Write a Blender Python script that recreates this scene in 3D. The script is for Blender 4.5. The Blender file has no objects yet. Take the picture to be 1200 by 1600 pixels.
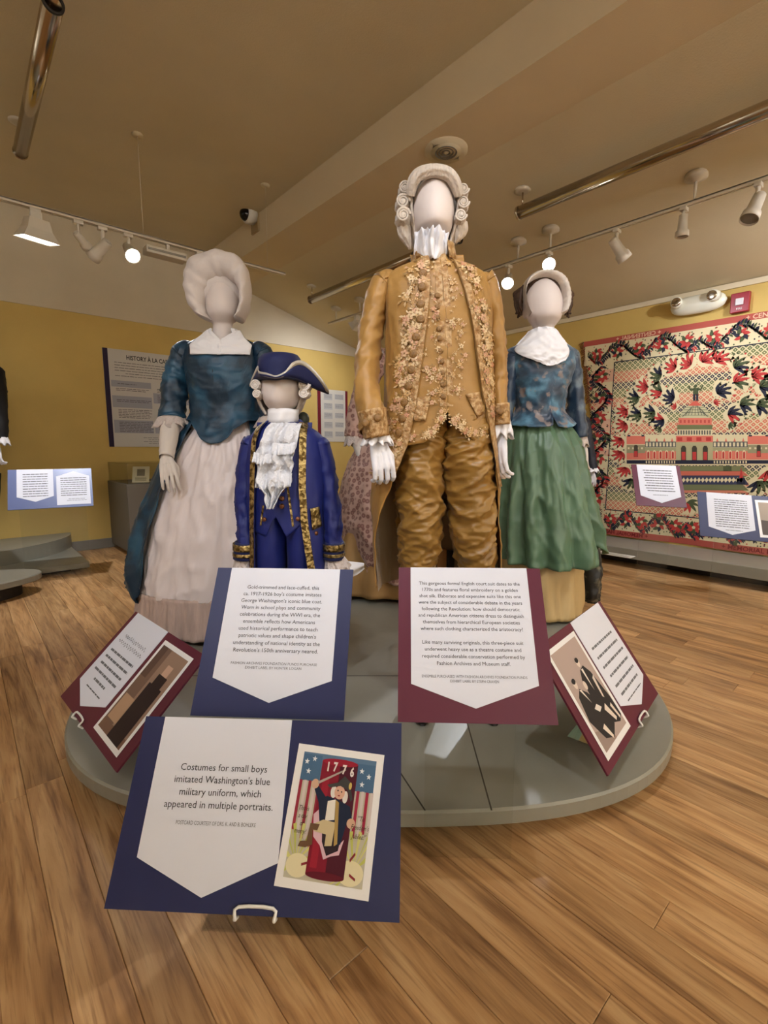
import bpy, bmesh, math, random
from mathutils import Vector, Matrix, noise

# ------------------------------------------------------------------ camera
H = 1.03                      # lens height
F = 750.0                     # focal length in pixels of the 1200x1600 frame
PITCH = math.atan2(100.0, F)  # looking slightly down
YAW = math.radians(41.5)      # room axes against the viewing direction
CP, SP = math.cos(PITCH), math.sin(PITCH)
CY, SY = math.cos(YAW), math.sin(YAW)
scene = bpy.context.scene
COL = scene.collection
cam_d = bpy.data.cameras.new('camera')
cam_d.sensor_fit = 'VERTICAL'
cam_d.sensor_height = 24.0
cam_d.lens = 24.0 * F / 1600.0
cam_d.clip_start = 0.02
cam = bpy.data.objects.new('camera', cam_d)
COL.objects.link(cam)
cam.location = (0, 0, H)
cam.rotation_euler = (math.pi / 2 - PITCH, 0, -YAW)
scene.camera = cam

# ------------------------------------------------------------------ world, exposure
w = bpy.data.worlds.new('world')
scene.world = w
w.use_nodes = True
w.node_tree.nodes['Background'].inputs[0].default_value = (0.9, 0.93, 1.0, 1)
w.node_tree.nodes['Background'].inputs[1].default_value = 0.02
vs = scene.view_settings
vs.view_transform = 'Standard'
vs.look = 'None'
vs.gamma = 1.0
vs.use_curve_mapping = False
vs.exposure = 0.42
scene.cycles.max_bounces = 7
scene.cycles.diffuse_bounces = 4
scene.cycles.glossy_bounces = 3
scene.cycles.transmission_bounces = 4
scene.cycles.caustics_reflective = False
scene.cycles.caustics_refractive = False
scene.cycles.sample_clamp_indirect = 6.0

# ------------------------------------------------------------------ pixel helpers
def ray(x, y):
    """direction (right, forward, up) through a pixel of the 1200x1600 frame"""
    u = (x - 600.0) / F
    v = (y - 800.0) / F
    return u, CP - v * SP, -SP - v * CP

def V(r, f, z=0.0):
    """view-aligned ground coordinates to world (room axes)"""
    return Vector((r * CY + f * SY, -r * SY + f * CY, z))

def on_z(x, y, z):
    u, d, e = ray(x, y)
    t = (z - H) / e
    return V(u * t, d * t, z)

def on_X(x, y, X):
    u, d, e = ray(x, y)
    k = V(u, d)
    t = X / k.x
    return Vector((X, k.y * t, H + e * t))

def on_Y(x, y, Y):
    u, d, e = ray(x, y)
    k = V(u, d)
    t = Y / k.y
    return Vector((k.x * t, Y, H + e * t))

def at_f(x, y, f):
    u, d, e = ray(x, y)
    t = f / d
    return V(u * t, f, H + e * t)

def lin(c):
    return tuple(((k / 12.92) if k <= 0.04045 else ((k + 0.055) / 1.055) ** 2.4) for k in c)

def rgb(r, g, b):
    return lin((r / 255.0, g / 255.0, b / 255.0))

# ------------------------------------------------------------------ materials
MATS = {}

def nodes_of(name):
    m = bpy.data.materials.new(name)
    m.use_nodes = True
    nt = m.node_tree
    return m, nt, nt.nodes['Principled BSDF']

def mat(name, col, rough=0.6, metal=0.0, var=0.0, vscale=8.0, bump=0.0, bscale=60.0, sheen=0.0, stretch=(1, 1, 1),
        col2=None, lo=0.35, hi=0.65, spec=0.5, emit=None, estr=0.0):
    if name in MATS:
        return MATS[name]
    m, nt, b = nodes_of(name)
    N, L = nt.nodes, nt.links
    b.inputs['Base Color'].default_value = (*col, 1)
    b.inputs['Roughness'].default_value = rough
    b.inputs['Metallic'].default_value = metal
    b.inputs['Specular IOR Level'].default_value = spec
    if sheen:
        b.inputs['Sheen Weight'].default_value = sheen
        b.inputs['Sheen Roughness'].default_value = 0.4
    if emit:
        b.inputs['Emission Color'].default_value = (*emit, 1)
        b.inputs['Emission Strength'].default_value = estr
    tc = N.new('ShaderNodeTexCoord')
    mp = N.new('ShaderNodeMapping')
    mp.inputs['Scale'].default_value = stretch
    L.new(tc.outputs['Object'], mp.inputs[0])
    if var or col2:
        n = N.new('ShaderNodeTexNoise')
        n.inputs['Scale'].default_value = vscale
        n.inputs['Detail'].default_value = 6
        L.new(mp.outputs[0], n.inputs['Vector'])
        r = N.new('ShaderNodeValToRGB')
        c2 = col2 if col2 else tuple(max(0, k * (1 + var)) for k in col)
        c1 = col if col2 else tuple(max(0, k * (1 - var)) for k in col)
        r.color_ramp.elements[0].position = lo
        r.color_ramp.elements[0].color = (*c1, 1)
        r.color_ramp.elements[1].position = hi
        r.color_ramp.elements[1].color = (*c2, 1)
        L.new(n.outputs['Fac'], r.inputs[0])
        L.new(r.outputs[0], b.inputs['Base Color'])
    if bump:
        n2 = N.new('ShaderNodeTexNoise')
        n2.inputs['Scale'].default_value = bscale
        n2.inputs['Detail'].default_value = 4
        L.new(mp.outputs[0], n2.inputs['Vector'])
        bp = N.new('ShaderNodeBump')
        bp.inputs['Strength'].default_value = bump
        bp.inputs['Distance'].default_value = 0.01
        L.new(n2.outputs['Fac'], bp.inputs['Height'])
        L.new(bp.outputs[0], b.inputs['Normal'])
    MATS[name] = m
    return m

def flat(c, rough=0.7):
    """plain printed colour from sRGB 0-255"""
    nm = 'print_%d_%d_%d' % c
    return mat(nm, rgb(*c), rough, spec=0.3)

def acrylic():
    if 'acrylic' in MATS:
        return MATS['acrylic']
    m, nt, b = nodes_of('acrylic')
    N, L = nt.nodes, nt.links
    tr = N.new('ShaderNodeBsdfTransparent')
    tr.inputs[0].default_value = (0.965, 0.975, 0.97, 1)
    gl = N.new('ShaderNodeBsdfGlossy')
    gl.inputs['Roughness'].default_value = 0.03
    lw = N.new('ShaderNodeLayerWeight')
    lw.inputs['Blend'].default_value = 0.15
    mul = N.new('ShaderNodeMath')
    mul.operation = 'MULTIPLY_ADD'
    mul.inputs[1].default_value = 0.5
    mul.inputs[2].default_value = 0.015
    L.new(lw.outputs['Fresnel'], mul.inputs[0])
    mx = N.new('ShaderNodeMixShader')
    L.new(mul.outputs[0], mx.inputs[0])
    L.new(tr.outputs[0], mx.inputs[1])
    L.new(gl.outputs[0], mx.inputs[2])
    L.new(mx.outputs[0], N['Material Output'].inputs[0])
    MATS['acrylic'] = m
    return m

# ------------------------------------------------------------------ mesh building
class MB:
    def __init__(self):
        self.v, self.f, self.mi, self.mats = [], [], [], []

    def _m(self, m):
        if m is None:
            return 0
        if m not in self.mats:
            self.mats.append(m)
        return self.mats.index(m)

    def face(self, pts, m=None):
        n = len(self.v)
        self.v += [tuple(p) for p in pts]
        self.f.append(tuple(range(n, n + len(pts))))
        self.mi.append(self._m(m))

    def grid(self, rows, closed=False, m=None, cap0=False, cap1=False, flip=False):
        n = len(self.v)
        k = len(rows[0])
        for r in rows:
            self.v += [tuple(p) for p in r]
        mi = self._m(m)
        for i in range(len(rows) - 1):
            for j in range(k if closed else k - 1):
                a = n + i * k + j
                b = n + i * k + (j + 1) % k
                q = (a, b, b + k, a + k)
                self.f.append(q[::-1] if flip else q)
                self.mi.append(mi)
        if cap0:
            self.f.append(tuple(n + j for j in range(k))[::-1])
            self.mi.append(mi)
        if cap1:
            b0 = n + (len(rows) - 1) * k
            self.f.append(tuple(b0 + j for j in range(k)))
            self.mi.append(mi)

    def box(self, x0, x1, y0, y1, z0, z1, m=None, T=None):
        c = [(x0, y0, z0), (x1, y0, z0), (x1, y1, z0), (x0, y1, z0), (x0, y0, z1), (x1, y0, z1), (x1, y1, z1), (x0, y1, z1)]
        if T:
            c = [tuple(T(*p)) for p in c]
        n = len(self.v)
        self.v += c
        mi = self._m(m)
        for q in ((0, 3, 2, 1), (4, 5, 6, 7), (0, 1, 5, 4), (1, 2, 6, 5), (2, 3, 7, 6), (3, 0, 4, 7)):
            self.f.append(tuple(n + i for i in q))
            self.mi.append(mi)

    def tube(self, pts, rad, k=10, m=None, caps=True, flat_=1.0, side=None):
        """swept tube; rad a number or list; flat_ squeezes the second axis"""
        pts = [Vector(p) for p in pts]
        if not isinstance(rad, (list, tuple)):
            rad = [rad] * len(pts)
        rows = []
        prev = None
        for i, p in enumerate(pts):
            d = (pts[min(i + 1, len(pts) - 1)] - pts[max(i - 1, 0)])
            d = d.normalized() if d.length > 1e-9 else Vector((0, 0, 1))
            if prev is None:
                ref = Vector(side) if side else (Vector((1, 0, 0)) if abs(d.x) < 0.8 else Vector((0, 1, 0)))
                a = (ref - d * ref.dot(d)).normalized()
            else:
                a = (prev - d * prev.dot(d)).normalized()
            prev = a
            b = d.cross(a)
            rows.append([p + (a * math.cos(t) + b * math.sin(t) * flat_) * rad[i]
                         for t in (2 * math.pi * j / k for j in range(k))])
        self.grid(rows, True, m, caps, caps)

    def ball(self, c, rx, ry=None, rz=None, n=10, k=14, m=None):
        ry = rx if ry is None else ry
        rz = rx if rz is None else rz
        rows = []
        for i in range(n + 1):
            t = math.pi * i / n
            s = max(math.sin(t), 1e-3)
            rows.append([(c[0] + rx * s * math.cos(a), c[1] + ry * s * math.sin(a), c[2] - rz * math.cos(t))
                         for a in (2 * math.pi * j / k for j in range(k))])
        self.grid(rows, True, m)

    def disc(self, c, r, axis, thick, k=24, m=None, dome=0.0):
        axis = Vector(axis).normalized()
        c = Vector(c)
        rows = [(0, r), (thick, r)]
        if dome:
            rows = [(0, r), (thick * 0.5, r), (thick * 0.85, r * 0.8), (thick, r * 0.4)]
        self.tube([c + axis * a for a, _ in rows], [b for _, b in rows], k, m)

    def obj(self, name, m=None, parent=None, smooth=True, solid=0.0, subsurf=0, off=None, bevel=0.0):
        me = bpy.data.meshes.new(name)
        vv = self.v if off is None else [(a - off[0], b - off[1], c - off[2]) for a, b, c in self.v]
        me.from_pydata(vv, [], self.f)
        ms = self.mats if self.mats else ([m] if m else [])
        for x in ms:
            me.materials.append(x)
        if len(ms) > 1:
            me.polygons.foreach_set('material_index', self.mi)
        if smooth:
            me.polygons.foreach_set('use_smooth', [True] * len(me.polygons))
        me.update()
        o = bpy.data.objects.new(name, me)
        COL.objects.link(o)
        if parent:
            o.parent = parent
        if bevel:
            md = o.modifiers.new('bevel', 'BEVEL')
            md.width = bevel
            md.segments = 2
            md.limit_method = 'ANGLE'
        if solid:
            md = o.modifiers.new('solid', 'SOLIDIFY')
            md.thickness = solid
            md.offset = -1
        if subsurf:
            md = o.modifiers.new('sub', 'SUBSURF')
            md.levels = md.render_levels = subsurf
        return o

def tag(o, label=None, cat=None, group=None, kind=None):
    if label:
        o['label'] = label
    if cat:
        o['category'] = cat
    if group:
        o['group'] = group
    if kind:
        o['kind'] = kind
    return o

def thing(name, label, cat, loc=(0, 0, 0), rotz=0.0, group=None):
    o = bpy.data.objects.new(name, None)
    o.empty_display_size = 0.1
    COL.objects.link(o)
    o.location = loc
    o.rotation_euler = (0, 0, rotz)
    return tag(o, label, cat, group)

def remesh(o, vox, smooth=4):
    """fuse overlapping shapes of one mesh into one continuous skin"""
    md = o.modifiers.new('r', 'REMESH')
    md.mode = 'VOXEL'
    md.voxel_size = vox
    md.use_smooth_shade = True
    if smooth:
        s = o.modifiers.new('s', 'SMOOTH')
        s.iterations = smooth
        s.factor = 0.5
    dg = bpy.context.evaluated_depsgraph_get()
    me = bpy.data.meshes.new_from_object(o.evaluated_get(dg))
    old = o.data
    ms = list(old.materials)
    o.modifiers.clear()
    o.data = me
    me.materials.clear()
    for x in ms:
        me.materials.append(x)
    me.polygons.foreach_set('use_smooth', [True] * len(me.polygons))
    return o

TEXT_CACHE = {}
def text_polys(body, size=1.0, align='CENTER', spacing=1.25, bold=0.0, res=2, shear=0.0, cspace=1.0):
    """lettering as flat polygons: (verts2d, faces)"""
    cu = bpy.data.curves.new('t', 'FONT')
    cu.body = body
    cu.size = size
    cu.align_x = align
    cu.space_line = spacing
    cu.space_character = cspace
    cu.resolution_u = res
    cu.shear = shear
    cu.offset = bold
    cu.fill_mode = 'FRONT' if hasattr(cu, 'fill_mode') else 'FRONT'
    ob = bpy.data.objects.new('t', cu)
    COL.objects.link(ob)
    dg = bpy.context.evaluated_depsgraph_get()
    me = bpy.data.meshes.new_from_object(ob.evaluated_get(dg))
    vs_ = [(v.co.x, v.co.y) for v in me.vertices]
    fs = [tuple(p.vertices) for p in me.polygons]
    bpy.data.objects.remove(ob)
    bpy.data.curves.remove(cu)
    bpy.data.meshes.remove(me)
    return vs_, fs

def put_text(mb, S, body, x, y, size, n=0.0012, m=None, fit=None, **kw):
    vs_, fs = text_polys(body, size, **kw)
    if not vs_:
        return
    k = 1.0
    if fit:
        xs = [a for a, _ in vs_]
        k = fit / (max(xs) - min(xs))
    b = len(mb.v)
    mb.v += [tuple(S(x + a * k, y + c, n)) for a, c in vs_]
    mi = mb._m(m)
    for f in fs:
        mb.f.append(tuple(b + i for i in f))
        mb.mi.append(mi)

def interp(tab, q):
    """tab sorted by first item"""
    if q <= tab[0][0]:
        return tab[0][1]
    for (a, b), (c, d) in zip(tab, tab[1:]):
        if q <= c:
            return b + (d - b) * (q - a) / (c - a)
    return tab[-1][1]

def cat_rows(rows, sub):
    """Catmull-Rom through tuples"""
    out = []
    n = len(rows)
    for i in range(n - 1):
        p0, p1, p2, p3 = rows[max(i - 1, 0)], rows[i], rows[i + 1], rows[min(i + 2, n - 1)]
        for s in range(sub):
            t = s / sub
            out.append(tuple(0.5 * (2 * b + (c - a) * t + (2 * a - 5 * b + 4 * c - d) * t * t + (3 * b - a - 3 * c + d) * t ** 3)
                             for a, b, c, d in zip(p0, p1, p2, p3)))
    out.append(tuple(rows[-1]))
    return out

def nz(x, y, z=0.0):
    return noise.noise(Vector((x, y, z)))

def ridge(x, y, z=0.0):
    return 1.0 - 2.0 * abs(nz(x, y, z))

def project(p):
    r = p.x * CY - p.y * SY
    f = p.x * SY + p.y * CY
    zz = p.z - H
    d = f * CP - zz * SP
    if d < 0.05:
        return None
    up = f * SP + zz * CP
    return 600 + F * r / d, 800 - F * up / d

# ------------------------------------------------------------------ the room
XR, YL = 4.77, 5.60            # right wall, left wall
XM, YM = -4.2, -4.2            # walls behind the camera
EAVE, ZS, ZT = 2.337, 2.90, 3.18
XB0, XB1 = 2.287, 2.714        # bulkhead
ZP = 0.095                     # top of the main display platform

M_yellow = mat('yellow_paint', rgb(208, 178, 102), 0.75, var=0.04, vscale=3, bump=0.12, bscale=90)
M_white_wall = mat('off_white_paint', rgb(214, 202, 178), 0.8, var=0.03, vscale=3, bump=0.1, bscale=90)
M_ceil = mat('cream_ceiling_paint', rgb(216, 203, 172), 0.85, var=0.03, vscale=2, bump=0.15, bscale=120)
M_beam = mat('bulkhead_paint', rgb(222, 206, 176), 0.85, var=0.02, vscale=2, bump=0.12, bscale=120)
M_trim = mat('white_trim_paint', rgb(222, 208, 178), 0.5)
M_base = mat('grey_baseboard_paint', rgb(128, 124, 116), 0.5)
M_grey = mat('grey_platform_paint', rgb(138, 136, 124), 0.33, var=0.05, vscale=5, bump=0.05, bscale=40)
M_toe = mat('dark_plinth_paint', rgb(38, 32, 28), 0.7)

def wood(name):
    m, nt, b = nodes_of(name)
    N, L = nt.nodes, nt.links
    g = N.new('ShaderNodeNewGeometry')
    oi = N.new('ShaderNodeObjectInfo')
    add = N.new('ShaderNodeMath'); add.operation = 'ADD'
    L.new(oi.outputs['Random'], add.inputs[0])
    L.new(g.outputs['Random Per Island'], add.inputs[1])
    fr = N.new('ShaderNodeMath'); fr.operation = 'FRACT'
    L.new(add.outputs[0], fr.inputs[0])
    cx = N.new('ShaderNodeCombineXYZ')
    mul = N.new('ShaderNodeMath'); mul.operation = 'MULTIPLY'; mul.inputs[1].default_value = 37.0
    L.new(fr.outputs[0], mul.inputs[0])
    for i in range(3):
        L.new(mul.outputs[0], cx.inputs[i])
    va = N.new('ShaderNodeVectorMath'); va.operation = 'ADD'
    L.new(g.outputs['Position'], va.inputs[0])
    L.new(cx.outputs[0], va.inputs[1])
    mp = N.new('ShaderNodeMapping')
    mp.inputs['Scale'].default_value = (17, 1.5, 1)
    L.new(va.outputs[0], mp.inputs[0])
    n1 = N.new('ShaderNodeTexNoise')
    n1.inputs['Scale'].default_value = 1.0
    n1.inputs['Detail'].default_value = 8
    n1.inputs['Roughness'].default_value = 0.62
    n1.inputs['Distortion'].default_value = 1.4
    L.new(mp.outputs[0], n1.inputs['Vector'])
    r1 = N.new('ShaderNodeValToRGB')
    e = r1.color_ramp.elements
    e[0].position = 0.30; e[0].color = (*rgb(136, 98, 62), 1)
    e[1].position = 0.72; e[1].color = (*rgb(206, 167, 118), 1)
    q = r1.color_ramp.elements.new(0.5); q.color = (*rgb(182, 139, 92), 1)
    mpc = N.new('ShaderNodeMapping'); mpc.inputs['Scale'].default_value = (7, .8, 1); L.new(va.outputs[0], mpc.inputs[0])
    nc = N.new('ShaderNodeTexNoise'); nc.inputs['Scale'].default_value = 1.0; nc.inputs['Detail'].default_value = 2; nc.inputs['Distortion'].default_value = .6; L.new(mpc.outputs[0], nc.inputs['Vector'])
    pp_ = N.new('ShaderNodeMath'); pp_.operation = 'MULTIPLY'; pp_.inputs[1].default_value = 13.0; L.new(nc.outputs['Fac'], pp_.inputs[0])
    pg = N.new('ShaderNodeMath'); pg.operation = 'PINGPONG'; pg.inputs[1].default_value = 1.0; L.new(pp_.outputs[0], pg.inputs[0])
    mxg = N.new('ShaderNodeMath'); mxg.operation = 'MULTIPLY_ADD'; mxg.inputs[1].default_value = .15; L.new(pg.outputs[0], mxg.inputs[0])
    sb = N.new('ShaderNodeMath'); sb.operation = 'SUBTRACT'; sb.inputs[1].default_value = .05; L.new(n1.outputs['Fac'], sb.inputs[0]); L.new(sb.outputs[0], mxg.inputs[2])
    L.new(mxg.outputs[0], r1.inputs[0])
    # per-plank tone
    hs = N.new('ShaderNodeHueSaturation')
    mr = N.new('ShaderNodeMapRange')
    mr.inputs[3].default_value = 0.80; mr.inputs[4].default_value = 1.22
    L.new(fr.outputs[0], mr.inputs[0])
    L.new(mr.outputs[0], hs.inputs['Value'])
    L.new(r1.outputs[0], hs.inputs['Color'])
    # fine dark pores along the board
    mp2 = N.new('ShaderNodeMapping')
    mp2.inputs['Scale'].default_value = (150, 7, 1)
    L.new(va.outputs[0], mp2.inputs[0])
    n2 = N.new('ShaderNodeTexNoise')
    n2.inputs['Scale'].default_value = 1.0
    n2.inputs['Detail'].default_value = 4
    L.new(mp2.outputs[0], n2.inputs['Vector'])
    r2 = N.new('ShaderNodeValToRGB')
    r2.color_ramp.elements[0].position = 0.34; r2.color_ramp.elements[0].color = (0.6, 0.54, 0.5, 1)
    r2.color_ramp.elements[1].position = 0.48; r2.color_ramp.elements[1].color = (1, 1, 1, 1)
    L.new(n2.outputs['Fac'], r2.inputs[0])
    mx = N.new('ShaderNodeMix'); mx.data_type = 'RGBA'; mx.blend_type = 'MULTIPLY'
    mx.inputs[0].default_value = 0.7
    L.new(hs.outputs[0], mx.inputs[6])
    L.new(r2.outputs[0], mx.inputs[7])
    L.new(mx.outputs[2], b.inputs['Base Color'])
    b.inputs['Roughness'].default_value = 0.38
    b.inputs['Specular IOR Level'].default_value = 0.4
    bp = N.new('ShaderNodeBump'); bp.inputs['Strength'].default_value = 0.08; bp.inputs['Distance'].default_value = 0.004
    L.new(n1.outputs['Fac'], bp.inputs['Height'])
    L.new(bp.outputs[0], b.inputs['Normal'])
    return m
M_wood = wood('oak_laminate')

def struct(name, mb, m=None, parent=None, smooth=False, bevel=0.0, **k):
    o = mb.obj(name, m, parent, smooth, bevel=bevel, **k)
    if parent is None:
        o['kind'] = 'structure'
    return o

def build_floor():
    mb = MB(); mb.box(XM, XR, YM, YL, -0.06, -0.0121)
    fl = struct('floor', mb, mat('subfloor', rgb(70, 48, 30), 0.9))
    PW, PL = 0.097, 1.22
    c = 0.0012
    def plank_rows(x0, x1, y0, y1, mb_):
        z1 = 0.0
        n = len(mb_.v)
        mb_.v += [(x0, y0, -0.012), (x1, y0, -0.012), (x1, y1, -0.012), (x0, y1, -0.012),
                  (x0, y0, z1 - c), (x1, y0, z1 - c), (x1, y1, z1 - c), (x0, y1, z1 - c),
                  (x0 + c, y0 + c, z1), (x1 - c, y0 + c, z1), (x1 - c, y1 - c, z1), (x0 + c, y1 - c, z1)]
        for q in ((0, 1, 5, 4), (1, 2, 6, 5), (2, 3, 7, 6), (3, 0, 4, 7), (4, 5, 9, 8), (5, 6, 10, 9), (6, 7, 11, 10), (7, 4, 8, 11), (8, 9, 10, 11)):
            mb_.f.append(tuple(n + i for i in q)); mb_.mi.append(0)
    rnd = random.Random(5)
    pl = []
    x = XM
    while x < XR - 0.001:
        x1 = min(x + PW, XR)
        y = YM - rnd.random() * PL
        while y < YL:
            a, b = max(y, YM), min(y + PL, YL)
            if b - a > 0.01:
                cx, cy = (x + x1) / 2, (a + b) / 2
                area = 0
                pts = [project(Vector((px, py, 0))) for px in (x, x1) for py in (a, a + (b - a) * .25, cy, a + (b - a) * .75, b)]
                ins = [q for q in pts if q and -5 < q[0] < 1205 and -5 < q[1] < 1605]
                if ins:
                    d = (Vector((cx, cy, 0)) - Vector((0, 0, H))).length
                    area = len(ins) / 10 * (b - a) / d ** 3
                pl.append((area, x, x1, a, b))
            y += PL
        x += PW
    pl.sort(key=lambda q: -q[0])
    mb = MB(); plank_rows(.0004, PW - .0004, .0004, PL - .0004, mb)
    proto = None
    for area, x0, x1, a, b in pl[:300]:
        if proto is None:
            o = mb.obj('plank', M_wood, fl, False)
            proto = o
        else:
            o = proto.copy(); COL.objects.link(o); o.parent = fl
        o.location = (x0, a, 0)
        o.scale = ((x1 - x0) / PW, (b - a) / PL, 1)
    mb = MB()
    for area, x0, x1, a, b in pl[300:]:
        plank_rows(x0, x1, a, b, mb)
    o = mb.obj('plank_field', M_wood, fl, False)
    o['kind'] = 'stuff'
build_floor()

def prism(mb, poly, axis, a, b, m=None):
    """extrude a 2-D polygon along 'X' or 'Y' from a to b"""
    if axis == 'Y':
        P = lambda q, t: (q[0], t, q[1])
    elif axis == 'X':
        P = lambda q, t: (t, q[0], q[1])
    else:
        P = lambda q, t: (q[0], q[1], t)
    mb.face([P(q, a) for q in poly], m)
    mb.face([P(q, b) for q in poly][::-1], m)
    n = len(poly)
    for i in range(n):
        p, q = poly[i], poly[(i + 1) % n]
        mb.face([P(q, a), P(p, a), P(p, b), P(q, b)], m)

mb = MB(); mb.box(XM, XR + .1, YL, YL + .1, -0.06, EAVE); struct('wall_left', mb, M_yellow)
mb = MB(); mb.box(XR, XR + .1, YM, YL, -0.06, EAVE); struct('wall_right', mb, M_yellow)
M_rear = mat('pale_rear_paint', rgb(226, 220, 206), .8)
mb = MB(); mb.box(XM, XR + .1, YM - .1, YM, -0.06, ZT + .1); struct('wall_back', mb, M_rear)
mb = MB(); mb.box(XM - .1, XM, YM, YL, -0.06, ZT + .1); struct('wall_rear', mb, M_rear)
mb = MB(); prism(mb, [(XM, EAVE), (XR + .1, EAVE), (XR + .1, EAVE + .02), (XB1, ZS + .02), (XB1, ZT + .1), (XM, ZT + .1)], 'Y', YL, YL + .1)
struct('wall_gable', mb, M_white_wall)
mb = MB(); mb.box(XM, XB0, YM, YL, ZT, ZT + .1); struct('ceiling', mb, M_ceil)
mb = MB(); mb.box(XB0, XB1, YM, YL, ZS, ZT + .1); struct('ceiling_bulkhead', mb, M_beam)
mb = MB(); prism(mb, [(XB1, ZS), (XR, EAVE), (XR + .1, EAVE), (XR + .1, EAVE + .1), (XB1, ZS + .1)], 'Y', YM, YL)
struct('ceiling_slope', mb, M_ceil)
mb = MB(); mb.box(XR - .018, XR, YM, YL, EAVE - .045, EAVE - .003); struct('trim_1', mb, M_trim)
mb = MB(); mb.box(XM, XR - .02, YL - .012, YL, EAVE - .012, EAVE + .012); struct('trim_2', mb, M_white_wall)
mb = MB(); mb.box(.78, XR - .6, YL - .014, YL, 0, .10); struct('baseboard_left', mb, M_base, bevel=.003)
mb = MB(); mb.box(XM, XR, YM, YM + .014, 0, .10); struct('baseboard_back', mb, M_base)

def slope_z(X):
    return ZS + (X - XB1) / (XR - XB1) * (EAVE - ZS)

# ------------------------------------------------------------------ track lighting
M_track = mat('track_enamel', rgb(214, 204, 186), 0.4)
M_lampw = mat('lamp_enamel', rgb(216, 208, 194), 0.4)
M_lens = mat('lamp_lens_lit', (1, 1, .95), 0.2, emit=(1.0, 0.97, 0.9), estr=14.0)
M_lens_off = mat('lamp_lens_dark', rgb(150, 146, 138), 0.2)
M_chrome = mat('polished_metal', rgb(190, 178, 160), 0.16, metal=1.0)
M_dark = mat('dark_rubber', rgb(30, 27, 25), 0.5)
LAMP_COL = (0.96, 0.985, 1.055)

def track_head(p, aim, label, kind='can', lit=None, energy=0.0, angle=60, blend=0.5, drop=0.10, scale=1.0, col=LAMP_COL, rad=0.03, group=None):
    """p: point on the underside of the rail; aim: world point"""
    t = thing('track_light', label, 'track light', p, 0, group)
    d = (Vector(aim) - (Vector(p) - Vector((0, 0, drop)))).normalized()
    mb = MB(); mb.box(-.028, .028, -.018, .018, -.022, 0); mb.tube([(0, 0, -.02), (0, 0, -drop)], .012 * scale, 10)
    mb.obj('stem', M_lampw, t, bevel=.002)
    c = Vector((0, 0, -drop))
    if kind == 'can':
        L_ = .115 * scale; r = .046 * scale
        pts = [c - d * .05 * scale, c - d * .045 * scale, c - d * .01, c + d * L_ * .55, c + d * L_ * .62, c + d * L_]
        rr = [r * .45, r * .66, r * .72, r * .78, r * 1.0, r * 1.08]
        mb = MB(); mb.tube(pts, rr, 24, caps=False)
        mb.tube([c - d * .052 * scale, c - d * .049 * scale], [r * .3, r * .46], 24)
        mb.obj('housing', M_lampw, t, solid=.003)
        mb = MB(); mb.disc(c + d * (L_ - .018), r * 1.0, d, .006, 24)
        mb.obj('lens', M_lens if lit else M_lens_off, t)
        q = c + d * (L_ + .012)
    else:      # square flood
        sd = Vector((0, 0, 1)).cross(d).normalized(); up = d.cross(sd)
        T = lambda x, y, z: c + sd * x + up * y + d * z
        s = .075 * scale
        mb = MB()
        for k0, k1, a0, a1 in ((.6, .75, -.05, 0), (.75, 1.1, 0, .05)):
            rows = [[T(k * s * a, k * s * .8 * b, z) for a, b in ((-1, -1), (1, -1), (1, 1), (-1, 1))] for k, z in ((k0, a0 * scale), (k1, a1 * scale))]
            mb.grid(rows, True, None, a0 < 0, False)
        mb.obj('housing', M_lampw, t, False)
        mb = MB(); mb.face([T(a * s * 1.05, b * s * .84, .045 * scale) for a, b in ((-1, -1), (1, -1), (1, 1), (-1, 1))])
        mb.obj('lens', M_lens if lit else M_lens_off, t, False)
        mb = MB(); mb.box(-.03, .03, -.02, .02, -drop, -.02); mb.obj('driver_box', M_lampw, t, False, bevel=.003)
        q = c + d * .065 * scale
    if energy:
        ld = bpy.data.lights.new('lamp', 'SPOT')
        ld.energy = energy
        ld.color = col
        ld.spot_size = math.radians(angle)
        ld.spot_blend = blend
        ld.shadow_soft_size = rad
        lo = bpy.data.objects.new('lamp', ld)
        COL.objects.link(lo)
        lo.parent = t
        lo.location = q
        lo.rotation_euler = (-d).to_track_quat('Z', 'Y').to_euler()
    return t

def rail(a, b, label, hang):
    """track rail from a to b (world points, underside at z) with hangers given as (point on rail, ceiling z, kind)"""
    a, b = Vector(a), Vector(b)
    t = thing('track_rail', label, 'track rail', a)
    d = (b - a).normalized(); s = Vector((0, 0, 1)).cross(d)
    mb = MB()
    L_ = (b - a).length
    T = lambda x, y, z: d * x + s * y + Vector((0, 0, z))
    mb.box(0, L_, -.018, -.006, 0, .02, None, T); mb.box(0, L_, .006, .018, 0, .02, None, T); mb.box(0, L_, -.018, .018, .014, .022, None, T)
    mb.obj('channel', M_track, t, False)
    for p, zc, kd in hang:
        q = Vector((p[0], p[1], a.z)) - a
        mb = MB()
        if kd == 'wire':
            mb.tube([(q.x, q.y, .02), (q.x, q.y, zc - a.z)], .0018, 6)
            mb.obj('hanger_wire', M_track, t)
            mb = MB(); mb.disc((q.x, q.y, zc - a.z - .012), .035, (0, 0, 1), .012)
            mb.obj('ceiling_rose', M_ceil, t)
        else:
            mb.tube([(q.x, q.y, .02), (q.x, q.y, zc - a.z)], .0085, 10)
            mb.obj('hanger_rod', M_track, t)
            mb = MB(); mb.tube([(q.x, q.y, zc - a.z - .035), (q.x, q.y, zc - a.z - .022), (q.x, q.y, zc - a.z - .018), (q.x, q.y, zc - a.z + .012)], [.02, .03, .062, .062], 20)
            mb.obj('ceiling_rose', M_track, t)
    return t

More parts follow.
